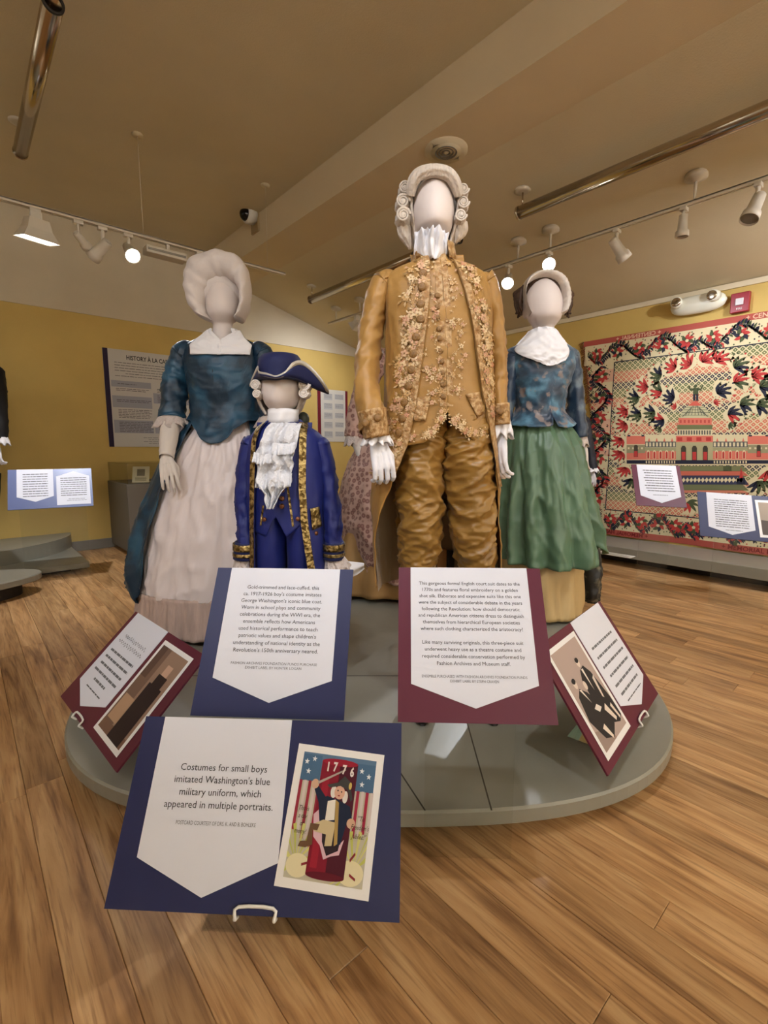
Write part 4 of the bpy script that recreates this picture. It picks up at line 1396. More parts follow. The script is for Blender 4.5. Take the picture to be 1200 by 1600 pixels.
# steps and lawns below
for y0, y1, col in ((728, 736, (120, 122, 84)), (736, 743, (196, 104, 84)), (743, 757, (60, 62, 84)), (757, 766, (112, 116, 82)), (766, 770, (206, 128, 104))):
    cpoly([pxp(1050, y0), pxp(1050, y1), pxp(1170, y1 + .5), pxp(1160, y0)], col, 4.5)
for k in range(18):
    q = pxp(1056 + 6 * k, 750); cpoly([(q[0] + .014, q[1]), (q[0], q[1] + .022), (q[0] - .014, q[1]), (q[0], q[1] - .022)], CREAM, 5)
prect(1130, 728, 1143, 736, (80, 86, 56), 5); prect(1151, 747, 1164, 757, NAV, 5); cpoly([pxp(1155, 747), pxp(1161, 747), pxp(1158, 730)], RED, 5)
mot = mb.obj('woven_motifs', None, root, False)
mot['kind'] = 'stuff'
mb = MB()
def hem_text(body, Y, z, mirror, col=(222, 178, 140)):
    sgn = 1 if mirror else -1
    S_ = lambda x, y, n=0: CV(Y + sgn * x, z + y, 4)
    put_text(mb, S_, body, 0, 0, .05, m=flat(col), bold=.001)
hem_text('+ MEMORIAL HALL +', YC - .52, ZBOT + .012, False, (120, 34, 34)); hem_text('+ MEMORIAL HALL +', YC + .52, ZBOT + .012, True, (120, 34, 34))
hem_text('+ CENTENNIAL +', YC - .5, ZTOP - .042, False, (232, 190, 160)); hem_text('+ CENTENNIAL +', YC + .5, ZTOP - .042, True, (232, 190, 160))
mb.obj('lettering', None, root, False)['kind'] = 'stuff'
mb = MB()
for i in range(90):
    z = ZTOP - .6 * i / 90
    y = yl(z)
    mb.tube([CV(y - .004, z), CV(y + .015, z - .01 + .01 * rnd.random(), -2), CV(y + .03 + .02 * rnd.random(), z - .03 + .02 * rnd.random(), -6)], [.002, .0018, .001], 4)
mb.obj('fringe', mat('fringe_red', rgb(120, 60, 48), .9), root)['kind'] = 'stuff'

# ------------------------------------------------------------------ dressed mannequins
TAU = 2 * math.pi
M_skin = mat('mannequin_cloth', rgb(222, 210, 204), .65, bump=.04, bscale=160, sheen=.1)
M_glove = mat('white_glove', rgb(232, 232, 238), .6)
M_kid = mat('cream_glove', rgb(216, 206, 196), .65, bump=.1, bscale=60)
M_linen = mat('white_linen', rgb(236, 234, 236), .7, bump=.08, bscale=120, sheen=.2)
M_wig = mat('white_wig', rgb(206, 194, 180), .75, var=.10, vscale=20, stretch=(6, 6, 1), bump=.5, bscale=30, sheen=.1)
M_wig2 = mat('powdered_wig', rgb(214, 204, 194), .8, var=.06, vscale=14, bump=.5, bscale=40, sheen=.1)
M_stand = mat('stand_metal', rgb(40, 38, 36), .4)

class Fig:
    def __init__(self, label, D, px, z0=ZP + .0012, name='mannequin', group='dressed mannequins'):
        self.D, self.z0, self.zk = D, z0, 0.0
        u, d, e = ray(px, 800)
        self.x0 = u * D / d
        self.root = thing(name, label, 'mannequin', V(self.x0, D, z0), -YAW, group)

    def p(self, x, y, dd=0.0):
        u, d, e = ray(x, y)
        t = (self.D + dd) / d
        return Vector((u * t - self.x0, dd, H + e * t - self.z0))

    def s(self, n, y=700):
        """length in metres of n pixels at this figure"""
        return n / F * self.D / ray(600, y)[1]

    def R(self, y, xl, xr, rf, rb=None, cy=0.0):
        l, r = self.p(xl, y, cy), self.p(xr, y, cy)
        z = self.p((xl + xr) / 2, y, cy - self.zk * rf).z
        return (z, (l.x + r.x) / 2, abs(r.x - l.x) / 2, rf, rf if rb is None else rb, cy)

    def tab(self, pts, dd=0.0):
        return sorted((self.p(x, y, dd).z, self.p(x, y, dd).x) for y, x in pts)

    def dense(self, rows, sub=6):
        return cat_rows([self.R(*r) for r in rows], sub)

    def loft(self, name, rows, m, sub=6, na=72, disp=None, eL=None, eR=None, pw=2.0, off=0.0, cap0=False, cap1=False, solid=0.0, parent=None, dense=None, fit_hem=None):
        D_ = dense or self.dense(rows, sub)
        mb = MB(); out = []
        tl = self.tab(eL) if eL else None
        tr = self.tab(eR) if eR else None
        for R in D_:
            z, cx, rx, rf, rb, cy = R
            if tl:
                cl = max(-1, min(1, (interp(tl, z) - cx) / (rx + off)))
                cr = max(-1, min(1, (interp(tr, z) - cx) / (rx + off)))
                f = lambda c: math.acos(math.copysign(abs(c) ** (pw / 2), c))
                a0, a1 = -f(cr), TAU - f(cl)
                angs = [a0 + (a1 - a0) * j / (na - 1) for j in range(na)]
            else:
                angs = [TAU * j / na for j in range(na)]
            row = []
            for a in angs:
                o = off + (disp(a, z) if disp else 0.0)
                row.append(rpt(R, a, pw, o))
            out.append(row)
        # rows run top to bottom in pixel order -> make upward facing outward
        mb.grid(out, tl is None, None, cap0, cap1, flip=True)
        return mb.obj(name, m, parent or self.root, solid=solid)

def rpt(R, a, pw=2.0, off=0.0):
    z, cx, rx, rf, rb, cy = R
    c, s = math.cos(a), math.sin(a)
    ry = (rf if s < 0 else rb) + off
    e = 2.0 / pw
    return Vector((cx + (rx + off) * math.copysign(abs(c) ** e, c), cy + ry * math.copysign(abs(s) ** e, s), z))

def front(D_, x, z, off=0.0, pw=2.0):
    """point on the front of a lofted body at local x, z"""
    Rn = min(D_, key=lambda R: abs(R[0] - z))
    i = D_.index(Rn)
    j = i + 1 if (i + 1 < len(D_) and (D_[i][0] - z) * (D_[i + 1][0] - z) <= 0) else max(i - 1, 0)
    A, B = D_[i], D_[j]
    t = 0 if A[0] == B[0] else (z - A[0]) / (B[0] - A[0])
    t = max(0, min(1, t))
    R = tuple(a + (b - a) * t for a, b in zip(A, B))
    k = max(-.999, min(.999, (x - R[1]) / (R[2] + off)))
    return Vector((x, R[5] - (R[3] + off) * (1 - abs(k) ** pw) ** (1 / pw), z))

def ring_at(D_, z):
    if z >= D_[0][0]:
        return (z,) + tuple(D_[0][1:])
    for A, B in zip(D_, D_[1:]):
        if A[0] >= z >= B[0]:
            t = 0 if A[0] == B[0] else (z - A[0]) / (B[0] - A[0])
            return tuple(a + (b - a) * t for a, b in zip(A, B))
    return (z,) + tuple(D_[-1][1:])

def sharp(x, y, z=0.0, p=2.2):
    """crisp cloth creases, 0..1"""
    return max(0.0, 1.0 - abs(nz(x, y, z)) * 1.9) ** p

def stube(mb, pts, k=24, disp=None, sub=6, caps=(False, False), m=None):
    """smooth limb tube: pts (x, y, z, rx, ry)"""
    q = cat_rows([tuple(p) for p in pts], sub)
    rows = []; acc = 0
    for i, p in enumerate(q):
        c = Vector(p[:3])
        d = Vector(q[min(i + 1, len(q) - 1)][:3]) - Vector(q[max(i - 1, 0)][:3])
        d.normalize()
        ax = Vector((1, 0, 0)); ax = (ax - d * ax.dot(d)).normalized()
        ay = d.cross(ax)
        if i: acc += (c - Vector(q[i - 1][:3])).length
        row = []
        for j in range(k):
            a = TAU * j / k
            o = disp(a, acc) if disp else 0
            row.append(c + ax * math.cos(a) * (p[3] + o) + ay * math.sin(a) * (p[4] + o))
        rows.append(row)
    mb.grid(rows, True, m, caps[0], caps[1])
    return rows

def make_hand(fig, wrist, m, size=1.0, rz=0.0, tilt=0.0, lean=0.0, side=1, curl=(.5, .7, .5), parent=None, thumb=(.035, .02, -.07)):
    """five fingers, palm toward +y (away from viewer) when rz = 0, thumb at +x*side, hanging down from the wrist"""
    mb = MB()
    fx = [.0345, .0118, -.0112, -.0330]
    ln = [.92, 1.0, .95, .76]
    for x, l in zip(fx, ln):
        b = Vector((x * side, 0, -.088 - .004 * l))
        mb.tube([Vector((x * .55 * side, 0, -.004)), Vector((x * .8 * side, -.003, -.045)), b], [.0145, .0140, .0100], 10, flat_=1.0)
        pts = [b]; ang = 0.0
        for sl, c in zip((.042, .028, .022), curl):
            ang += c
            pts.append(pts[-1] + Vector((x * 2.6 * side * (1 - .5 * min(1, ang)), math.sin(ang), -math.cos(ang))) * sl * l)
        mb.tube(pts, [.0098, .0092, .0086, .0068], 10)
        mb.ball(pts[-1], .0074, n=6, k=8)
    # thumb leaves the side of the palm near its base
    t0 = Vector((.022 * side, .004, -.022)); t1 = Vector((.042 * side, .014, -.052)); t2 = Vector((.044 * side, .024, -.082)); t3 = Vector((.036 * side, .032, -.104))
    mb.tube([t0, t1, t2, t3], [.0155, .0135, .0115, .0085], 10); mb.ball(t3, .0086, n=6, k=8)
    mb.tube([(0, 0, .035), (0, 0, .0), (0, 0, -.03)], [.026, .027, .03], 14, flat_=.62)
    o = mb.obj('hand', m, parent or fig.root)
    remesh(o, .0034, 2)
    o.matrix_local = Matrix.Translation(wrist) @ Matrix.Rotation(lean, 4, 'Y') @ Matrix.Rotation(tilt, 4, 'X') @ Matrix.Rotation(rz, 4, 'Z') @ Matrix.Scale(size, 4)
    return o

def frill(fig, c, r0, r1, h, m, waves=9, amp=.25, tilt=(0, 0), parent=None, name='lace_ruffle', k=96, layers=1, ry=1.0):
    """gathered ring of lace: c centre (top), widening downward"""
    mb = MB()
    rows = []
    for i in range(9):
        t = i / 8
        r = r0 + (r1 - r0) * t ** .8
        rows.append([Vector((c[0] + math.cos(a) * (r * (1 + amp * t * math.sin(waves * a + 1.3 * nz(3 * a, t * 2)))) + tilt[0] * h * t,
                             c[1] + math.sin(a) * ry * (r * (1 + amp * t * math.sin(waves * a + 1.3 * nz(3 * a, t * 2)))) + tilt[1] * h * t,
                             c[2] - h * t + .18 * h * t * math.cos(waves * a * 1.0 + .8))) for a in (TAU * j / k for j in range(k))])
    mb.grid(rows, True, flip=True)
    return mb.obj(name, m, parent or fig.root, solid=.0015)

def pole_base(fig, r=.16, h=.7, cy=.02, x=0.0):
    mb = MB(); mb.disc((x, cy, 0), r, (0, 0, 1), .006, 32); mb.obj('stand_base', M_stand, fig.root)
    mb = MB(); mb.tube([(x, cy, .005), (x, cy, h)], .012, 12); mb.obj('stand_pole', M_stand, fig.root)

def buttons(fig, D_, pxs, rad, m, parent, off=.0, thick=.006, pw=2.0, name='button'):
    for x, y in pxs:
        q = fig.p(x, y, 0)
        c = front(D_, q.x, q.z, off, pw)
        # keep the picture position although the front surface is nearer
        q = fig.p(x, y, c.y); c = front(D_, q.x, q.z, off, pw)
        e = .01
        nx = front(D_, q.x + e, q.z, off, pw) - front(D_, q.x - e, q.z, off, pw)
        nrm = Vector((nx.y, -nx.x, 0)).normalized()
        if nrm.y > 0: nrm = -nrm
        mb = MB(); mb.disc(c - nrm * .001, rad, nrm, thick, 14, dome=1.0)
        mb.obj(name, m, parent)

# ============================================================ the man in the golden court suit
GOLD = mat('golden_silk', rgb(164, 123, 64), .46, var=.10, vscale=5, bump=.25, bscale=16, sheen=.08, spec=.4, stretch=(1, 1, 1.6))
GOLD2 = mat('golden_satin', rgb(148, 110, 50), .36, var=.12, vscale=6, bump=.25, bscale=22, sheen=.08, spec=.5, stretch=(1, 1, 2.2))
GOLD_E = mat('embroidered_silk', rgb(152, 110, 58), .5, col2=rgb(190, 156, 108), vscale=75, lo=.42, hi=.60, bump=.9, bscale=70)
GBUT = mat('button_silk', rgb(132, 96, 48), .5, bump=.3, bscale=200)
LINING = mat('pale_lining', rgb(176, 150, 116), .4, sheen=.3, bump=.1, bscale=20)
SHOE = mat('black_leather', rgb(16, 15, 15), .3)
STOCK = mat('white_stocking', rgb(220, 216, 208), .7)
FLW = [mat('thread_%d' % i, rgb(*c), .5) for i, c in enumerate(((204, 160, 124), (196, 156, 100), (212, 184, 140), (140, 110, 60), (194, 138, 104)))]

man = Fig('tall mannequin in golden embroidered court suit with white curled wig', 1.68, 690)
crows = [  # coat body: y, left, right, front, back
    (398, 652, 706, .062, .075), (408, 640, 714, .072, .085), (418, 613, 747, .085, .098), (432, 598, 764, .10, .11), (455, 598, 768, .118, .125), (490, 602, 768, .130, .13), (530, 602, 768, .134, .13),
    (575, 601, 768, .138, .13), (620, 599, 770, .140, .135), (660, 595, 772, .145, .15), (700, 589, 774, .15, .17), (745, 582, 777, .155, .19), (790, 580, 779, .155, .20), (840, 582, 780, .155, .21), (885, 585, 781, .155, .22), (925, 588, 782, .155, .22)]
coat_eL = [(398, 664), (420, 668), (448, 668), (506, 663), (553, 657), (600, 651), (638, 646), (697, 633), (734, 618), (778, 600), (825, 587), (885, 586), (930, 590)]
coat_eR = [(398, 700), (410, 701.5), (437, 709.7), (483, 721), (530, 730.7), (577, 737.6), (620, 744), (638, 749), (685, 758.6), (732, 768), (767, 774), (800, 777), (930, 781)]
man.zk = .5
CD = man.dense(crows, 6)
man.zk = 0.0
PWB = 2.3
def coat_disp(a, z):
    return .004 * nz(a * 2.2, z * 7) + .005 * sharp(a * 2.2, z * 5 + a, 4) + .004 * sharp(a * 3, z * 11, 7) - .004
coat = man.loft('coat', None, GOLD, na=110, disp=coat_disp, eL=coat_eL, eR=coat_eR, pw=PWB, dense=CD, solid=.004)
# lining seen inside the skirts
lrows = [r for r in crows if r[0] >= 660]
man.loft('coat_lining', lrows, LINING, na=90, disp=coat_disp, eL=coat_eL, eR=coat_eR, pw=PWB, off=-.008, parent=coat)
# stand collar
mb = MB(); rows = []
for y, k in ((385, 0), (398, .5), (412, 1)):
    rows.append([])
    for j in range(41):
        a = -.95 + (math.pi + 1.9) * j / 40
        r_ = man.R(y, 648 - 4 * k, 709 + 4 * k, .060 + .012 * k, .07 + .012 * k)
        rows[-1].append(rpt(r_, a, 2.0, .002))
mb.grid(rows, flip=True); mb.obj('collar', GOLD_E, coat, solid=.004)

# waistcoat: two fronts with points
def wc_panel(xc0, bottom, left):
    mb = MB(); rows = []
    n_, m_ = 26, 60
    tl = man.tab(coat_eL); tr = man.tab(coat_eR)
    for i in range(m_ + 1):
        row = []
        for j in range(n_ + 1):
            t = j / n_
            # column position in pixels at hem level
            xpx = xc0 + (bottom[-1][0] - xc0) * t
            yb = interp(sorted(bottom, key=lambda q: q[0]), xpx)
            y = 399 + (yb - 399) * i / m_
            ztmp = man.p(690, y).z
            wl = interp(tl, ztmp) - .05; wr = interp(tr, ztmp) + .05
            xe = wl if left else wr
            xcen = man.p(xc0 + (690.5 - xc0) * 0 + (684 - 690) * max(0, (560 - y) / 160), y).x
            x = xcen + (xe - xcen) * t
            q = front(CD, x, ztmp, -.012, PWB)
            k = .0035 * nz(x * 14, ztmp * 20) + .0035 * ridge(x * 5, ztmp * 11, 2) * (1 if y > 470 else .4)
            q.y -= k
            row.append(q)
        rows.append(row)
    mb.grid(rows, flip=not left)
    return mb
wcl = wc_panel(691, [(632, 696), (650, 696), (667, 692), (678, 676), (691, 648)][::-1], True).obj('waistcoat', GOLD, man.root, solid=.003)
wcr = wc_panel(691, [(691, 648), (704, 672), (721, 690), (733, 694), (758, 690)], False).obj('waistcoat_front', GOLD, wcl, solid=.003)
def strip(D_, tabx, z0, z1, w0, w1, off, n=70, k=6, pw=PWB):
    """band on the front surface following an edge x(z) from offset w0 to w1"""
    mb = MB(); rows = []
    for i in range(n + 1):
        z = z1 + (z0 - z1) * i / n
        x = interp(tabx, z)
        rows.append([front(D_, x + w0 + (w1 - w0) * j / k, z, off, pw) for j in range(k + 1)])
    mb.grid(rows, flip=w1 > w0)
    return mb
tl = man.tab(coat_eL); tr = man.tab(coat_eR)
zt0, zb0 = man.p(690, 412).z, man.p(690, 735).z
strip(CD, tl, zb0, zt0, -.0005, -.024, .0035).obj('front_border', GOLD_E, coat)
strip(CD, tr, man.p(690, 760).z, zt0, .0005, .024, .0035).obj('front_border', GOLD_E, coat)
wc_t = [(man.p(690, y).z, man.p(x, y).x) for y, x in ((690, 691), (648, 691), (560, 689), (399, 684))]; wc_t.sort()
strip(CD, wc_t, man.p(690, 640).z, man.p(690, 402).z, -.001, -.022, -.0095).obj('front_border', GOLD_E, wcl)
strip(CD, wc_t, man.p(690, 640).z, man.p(690, 402).z, .001, .020, -.0090).obj('front_border', GOLD_E, wcl)

rnd = random.Random(21)
def sprig(mb, D_, x, z, r, off, pw=PWB):
    """one embroidered flower hugging the cloth"""
    R_ = ring_at(D_, z)
    if abs((x - R_[1]) / R_[2]) > .93: return
    P = lambda a, b: front(D_, x + a, z + b, off + .0015 * rnd.random(), pw)
    ph = rnd.random() * TAU; col = FLW[rnd.choice((0, 0, 1, 2, 2, 4))]
    for i in range(5):
        a = ph + TAU * i / 5
        c, s = math.cos(a), math.sin(a)
        mb.face([P(r * (u * c - v * s), r * (u * s + v * c)) for u, v in ((.12, 0), (.45, .34), (.85, .30), (1.0, 0), (.85, -.30), (.45, -.34))], col)
    mb.face([P(r * .22 * math.cos(TAU * i / 6), r * .22 * math.sin(TAU * i / 6)) for i in range(6)], FLW[3])
    for i in range(6):
        a = rnd.random() * TAU; c, s = math.cos(a), math.sin(a); l = r * rnd.uniform(1.5, 2.8)
        mb.face([P(l * (u * c - v * s), l * (u * s + v * c)) for u, v in ((.5, 0), (.75, .12), (1.0, 0), (.75, -.12))], FLW[rnd.choice((1, 3, 2))])
mb = MB()
for tabx, sg_, wmax in ((tl, -1, .075), (tr, 1, .06)):
    for i in range(150):
        z = rnd.uniform(man.p(690, 745).z, man.p(690, 420).z)
        sprig(mb, CD, interp(tabx, z) + sg_ * (.022 + (wmax - .022) * rnd.random() ** 1.2), z, rnd.choice((.004, .005, .006, .009, .012)), .0055)
o = mb.obj('embroidery', None, coat, False); o['kind'] = 'stuff'
mb = MB()
for i in range(120):
    z = rnd.uniform(man.p(690, 640).z, man.p(690, 410).z)
    x = interp(wc_t, z) + rnd.choice((-1, 1)) * (.02 + .045 * rnd.random() ** 1.5)
    if interp(tl, z) + .004 < x < interp(tr, z) - .004:
        sprig(mb, CD, x, z, rnd.choice((.003, .004, .005, .008)), -.005)
for xa, ya, xb, yb in ((640, 688, 668, 684), (668, 684, 686, 655), (696, 655, 718, 682), (718, 682, 752, 684)):
    for i in range(14):
        t_ = rnd.random(); q = man.p(xa + (xb - xa) * t_ + rnd.uniform(-5, 5), ya + (yb - ya) * t_ - rnd.uniform(0, 9))
        sprig(mb, CD, q.x, q.z, rnd.uniform(.005, .008), -.004)
o = mb.obj('embroidery', None, wcl, False); o['kind'] = 'stuff'
buttons(man, CD, [(660, 430), (659, 450), (657, 476), (657, 499), (650, 526.5), (646, 553), (643, 578), (638.5, 603.5), (632, 629), (628.5, 654), (623.5, 676)], .0135, GBUT, coat, .004, .007, PWB)
buttons(man, CD, [(683, 463), (683, 480), (684, 496), (686, 514), (687, 529), (688, 548), (690, 565), (691.5, 583), (692, 601), (693, 620)], .0088, GBUT, wcl, -.008, .006, PWB)
# pocket flaps of the waistcoat
def flap(corners, off, nm, m, parent, D_=CD, pw=PWB, n=6):
    (a, b, c, d) = corners; mb = MB(); rows = []
    for i in range(n + 1):
        row = []
        for j in range(n + 1):
            u_, v_ = j / n, i / n
            x = (a[0] * (1 - u_) + b[0] * u_) * (1 - v_) + (d[0] * (1 - u_) + c[0] * u_) * v_
            y = (a[1] * (1 - u_) + b[1] * u_) * (1 - v_) + (d[1] * (1 - u_) + c[1] * u_) * v_
            q = man.p(x, y) if D_ is CD else None
            row.append(front(D_, q.x, q.z, off + .003 * v_, pw))
        rows.append(row)
    mb.grid(rows, flip=True); return mb.obj(nm, m, parent, solid=.004)
flap(((645, 628), (667, 624), (659, 661), (639, 661)), -.005, 'pocket_flap', GOLD_E, wcl)
flap(((718, 622), (740, 618), (749, 649), (736, 656)), -.005, 'pocket_flap', GOLD_E, wcl)

# breeches
def leg_disp(k0):
    def f(a, s):
        return .013 * sharp(a * .45 + k0, s * 13 + .8 * math.sin(a * 1.3 + k0), k0) + .009 * sharp(a * .7, s * 24 - .7 * a, k0 + 5) + .006 * sharp(a * 1.2, s * 44 + .5 * a, k0 + 9) - .008
    return f
def leg(rows, k0):
    D_ = man.dense(rows, 16)
    mb = MB(); out = []
    f = leg_disp(k0)
    for R in D_:
        out.append([rpt(R, a, 2.2, f(a if a < math.pi else a - TAU, R[0])) for a in (TAU * j / 110 for j in range(110))])
    mb.grid(out, True, None, False, True, flip=True); return mb
bl = leg([(600, 640, 694, .10, .10), (645, 634, 694, .11, .11), (680, 630, 694, .115, .12), (705, 627, 693, .115, .12), (740, 621, 692, .112, .115), (780, 621, 691, .108, .11), (820, 625, 689, .10, .10), (855, 626, 685, .09, .09), (885, 628, 678, .075, .075), (905, 631, 674, .064, .064)], 1.0).obj('breeches', GOLD2, man.root)
leg([(600, 689, 752, .10, .10), (645, 689, 758, .11, .11), (680, 690, 763, .115, .12), (705, 691, 766, .115, .12), (740, 693, 769, .112, .115), (780, 699, 770, .108, .11), (820, 706, 770, .10, .10), (855, 712, 770, .09, .09), (885, 718, 769, .075, .075), (905, 722, 767, .064, .064)], 4.0).obj('breeches_leg', GOLD2, bl)
for xk in (632, 764):      # knee bands with small buttons
    for yk in (872, 880, 888):
        q = man.p(xk + (8 if xk < 700 else -1), yk, -.055); mb = MB(); mb.disc(q, .006, (0, -1, 0), .006, 10, dome=1); mb.obj('knee_button', GBUT, bl)
# stockings and buckled shoes
for xk, xs in ((652, 655), (744, 757)):
    k0 = man.p(xk, 905); 
    an = man.p(xs, 1100, 0); an.z = .075
    mb = MB(); stube(mb, [(k0.x, 0, k0.z + .02, .058, .058), (k0.x, .012, k0.z - .10, .055, .062), (an.x, .022, .20, .042, .046), (an.x, .025, .09, .036, .042), (an.x, .01, .055, .036, .06)], 20)
    mb.obj('stocking', STOCK, man.root)
    mb = MB(); rows = []
    for t_, w_, h_ in ((.085, .026, .05), (.06, .036, .066), (.0, .038, .07), (-.06, .040, .056), (-.11, .042, .04), (-.15, .034, .03), (-.175, .012, .016)):
        rows.append([(an.x + w_ * math.cos(a), t_ + .01, max(0.0, .5 * h_ * 1.05 + .55 * h_ * math.sin(a)) if math.sin(a) > -.6 else 0.0) for a in (TAU * j / 20 for j in range(20))])
    mb.grid(rows, True, None, True, True, flip=True); sh = mb.obj('shoe', SHOE, man.root, subsurf=1)
    mb = MB()
    for a0, a1, b0, b1 in ((-.02, .02, .0, .004), (-.02, .02, .024, .028), (-.02, -.016, 0, .028), (.016, .02, 0, .028)):
        mb.box(an.x + a0, an.x + a1, -.085 - b1, -.085 - b0, .055 - b1 * .3, .062 - b0 * .3)
    mb.obj('buckle', M_chrome, sh, False)
# wooden support post behind the legs
q = man.p(691, 858, .16)
mb = MB(); mb.box(q.x - .019, q.x + .016, .15, .18, .0, q.z); mb.obj('support_post', mat('support_wood', rgb(196, 140, 78), .5), man.root, False, bevel=.002)
mb = MB(); mb.box(q.x + .022, q.x + .05, .17, .19, .0, q.z - .01); mb.obj('support_bracket', M_stand, man.root, False)
# sleeves
def sleeve(fig, path, name, m, k=48, wr=.004, sc=18, sub=9, parent=None, seed=0.0, dome=1.15, tuck=0.0):
    """path of (left px, right px, y, dd, depth radius)"""
    pts = []
    for xl, xr, y, dd, rd in path:
        l, r = fig.p(xl, y, dd), fig.p(xr, y, dd)
        c = (l + r) / 2
        pts.append((c.x, c.y, c.z, (r.x - l.x) / 2, rd))
    if dome:
        a_ = pts[0]; top = []
        for q in (.12, .45, .75, .93):
            f_ = math.sqrt(1 - q * q) if q < .99 else .05
            h_ = a_[3] * dome * q
            top.append((a_[0] - tuck * h_, a_[1], a_[2] + h_, max(.004, a_[3] * f_), max(.004, a_[4] * f_)))
        h_ = a_[3] * dome
        top.append((a_[0] - tuck * h_, a_[1], a_[2] + h_, .003, .003))
        pts = top[::-1] + pts
    mb = MB()
    def dsp(a, s):
        k_ = max(0, min(1, (s - .06) / .1))
        a2 = a if a < math.pi else TAU - a
        return k_ * (wr * 1.6 * sharp(a2 * .55 + seed, s * sc * .8 + .9 * math.sin(a + seed), seed) + wr * 1.1 * sharp(a2 * .8 + 3, s * sc * 1.7, seed + 4) + wr * .7 * nz(math.cos(a) * 2, s * 12, math.sin(a) * 2 + seed) - wr)
    stube(mb, pts, k, dsp, sub)
    return mb.obj(name, m, parent or fig.root, solid=.003)
sl = sleeve(man, [(577, 619, 450, .01, .066), (567, 608, 480, .01, .068), (560, 599, 520, .0, .066), (555, 594, 560, -.03, .064), (553, 592, 600, -.07, .062), (558, 600, 645, -.12, .058), (563, 606, 672, -.14, .056)], 'sleeve', GOLD, seed=2, wr=.0045, dome=1.05, tuck=-.9)
sr = sleeve(man, [(742, 778, 450, .01, .066), (750, 784, 480, .02, .066), (757, 788, 520, .025, .064), (760, 790, 560, .025, .062), (762, 791, 600, .02, .06), (764, 792, 640, -.01, .058), (766, 793, 660, -.02, .055)], 'sleeve', GOLD, seed=7, wr=.004, dome=1.0, tuck=.9)
def cuff(fig, l, r, y0, y1, dd, rd, m, parent, grow=4):
    pts = []
    for t_ in (0, .5, 1):
        y = y0 + (y1 - y0) * t_
        a, b = fig.p(l[0] + (l[1] - l[0]) * t_, y, dd), fig.p(r[0] + (r[1] - r[0]) * t_, y, dd)
        c = (a + b) / 2; pts.append((c.x, c.y, c.z, (b.x - a.x) / 2, rd))
    mb = MB(); stube(mb, pts, 32, None, 4); return mb.obj('cuff', m, parent, solid=.006)
c1 = cuff(man, (557, 568), (604, 609), 641, 684, -.135, .066, GOLD_E, sl)
c2 = cuff(man, (761, 764), (795, 796), 632, 664, -.012, .062, GOLD_E, sr)
for x, y, dd, pr_ in ((571, 661, -.196, c1), (590, 653, -.200, c1), (781, 643, -.075, c2)):
    mb = MB(); mb.disc(man.p(x, y, dd), .0125, (0, -1, .1), .008, 14, dome=1); mb.obj('button', GBUT, pr_)
q = man.p(589, 681, -.14); frill(man, (q.x, q.y, q.z + .01), .036, .046, .036, M_linen, 9, .22, parent=sl, name='lace_cuff')
q = man.p(781, 658, -.02); frill(man, (q.x, q.y, q.z + .008), .034, .044, .06, M_linen, 8, .2, parent=sr, name='lace_cuff')
make_hand(man, man.p(591, 693, -.145), M_glove, .88, .35, -.15, -.22, 1, (.45, .8, .6))
make_hand(man, man.p(781, 688, -.03), M_glove, .84, -.9, -.1, .05, -1, (.4, .6, .5))

# head, cravat, wig
def head(fig, rows, name='head', pwf=1.8):
    zk0, fig.zk = fig.zk, .75
    D_ = cat_rows([fig.R(*r) for r in rows], 5)
    fig.zk = zk0
    mb = MB(); out = []
    for R in D_:
        row = []
        for j in range(48):
            a = TAU * j / 48
            pf = pwf if math.sin(a) < 0 else 2.0
            row.append(rpt(R, a, pf))
        out.append(row)
    mb.grid(out, True, None, True, True, flip=True)
    return mb.obj(name, M_skin, fig.root)
head(man, [(273, 676, 681, .01, .01, .01), (275, 664, 692, .04, .05, .01), (282, 653, 703, .068, .085, .008), (295, 646, 708, .084, .10, .005), (312, 643.5, 710, .092, .105, .003), (330, 645, 708.5, .092, .10, .0), (346, 648, 705, .086, .085, .0), (358, 652, 701, .070, .07, .008), (368, 656, 697, .054, .06, .015), (385, 656, 698, .054, .06, .02), (405, 652, 702, .06, .065, .02)])
mb = MB()
rows = []
for i, y in enumerate((356, 361, 368, 376, 386, 396, 402)):
    hw = (28, 27, 27, 28, 28, 22, 17)[i]
    row = []
    for j in range(61):
        t_ = j / 60 * 2 - 1
        q = man.p(677 + hw * t_, y, -.085)
        fold = .009 * math.sin(13 * t_ + 3.5 * nz(t_ * 2, i * .7)) + .014 * nz(t_ * 4, i * .9, 3) - .012 * sharp(t_ * 3, i * .55, 8)
        q.y = -.088 + .055 * t_ * t_ + fold * (1.2 if i < 4 else .7) + .003 * i
        q.z += .012 * nz(t_ * 4, 7) if i == 0 else 0
        row.append(q)
    rows.append(row)
mb.grid(rows, flip=True); mb.obj('cravat', M_linen, man.root, solid=.002)
def hair_cap(fig, rows, m, open0, open1, parent=None, name='wig', na=60, amp=.004, fr=40):
    """wig shell: wraps from angle open0 (right of the face) round the back to open1"""
    zk0, fig.zk = fig.zk, .5
    D_ = cat_rows([fig.R(*r) for r in rows], 5)
    fig.zk = zk0
    mb = MB(); out = []
    for R in D_:
        out.append([rpt(R, open0 + (open1 - open0) * j / (na - 1), 2.0, amp * math.sin(fr * (open0 + (open1 - open0) * j / (na - 1)) + 6 * nz(R[0] * 12, j * .1))) for j in range(na)])
    mb.grid(out, False, flip=True)
    return mb.obj(name, m, parent or fig.root, solid=.008)
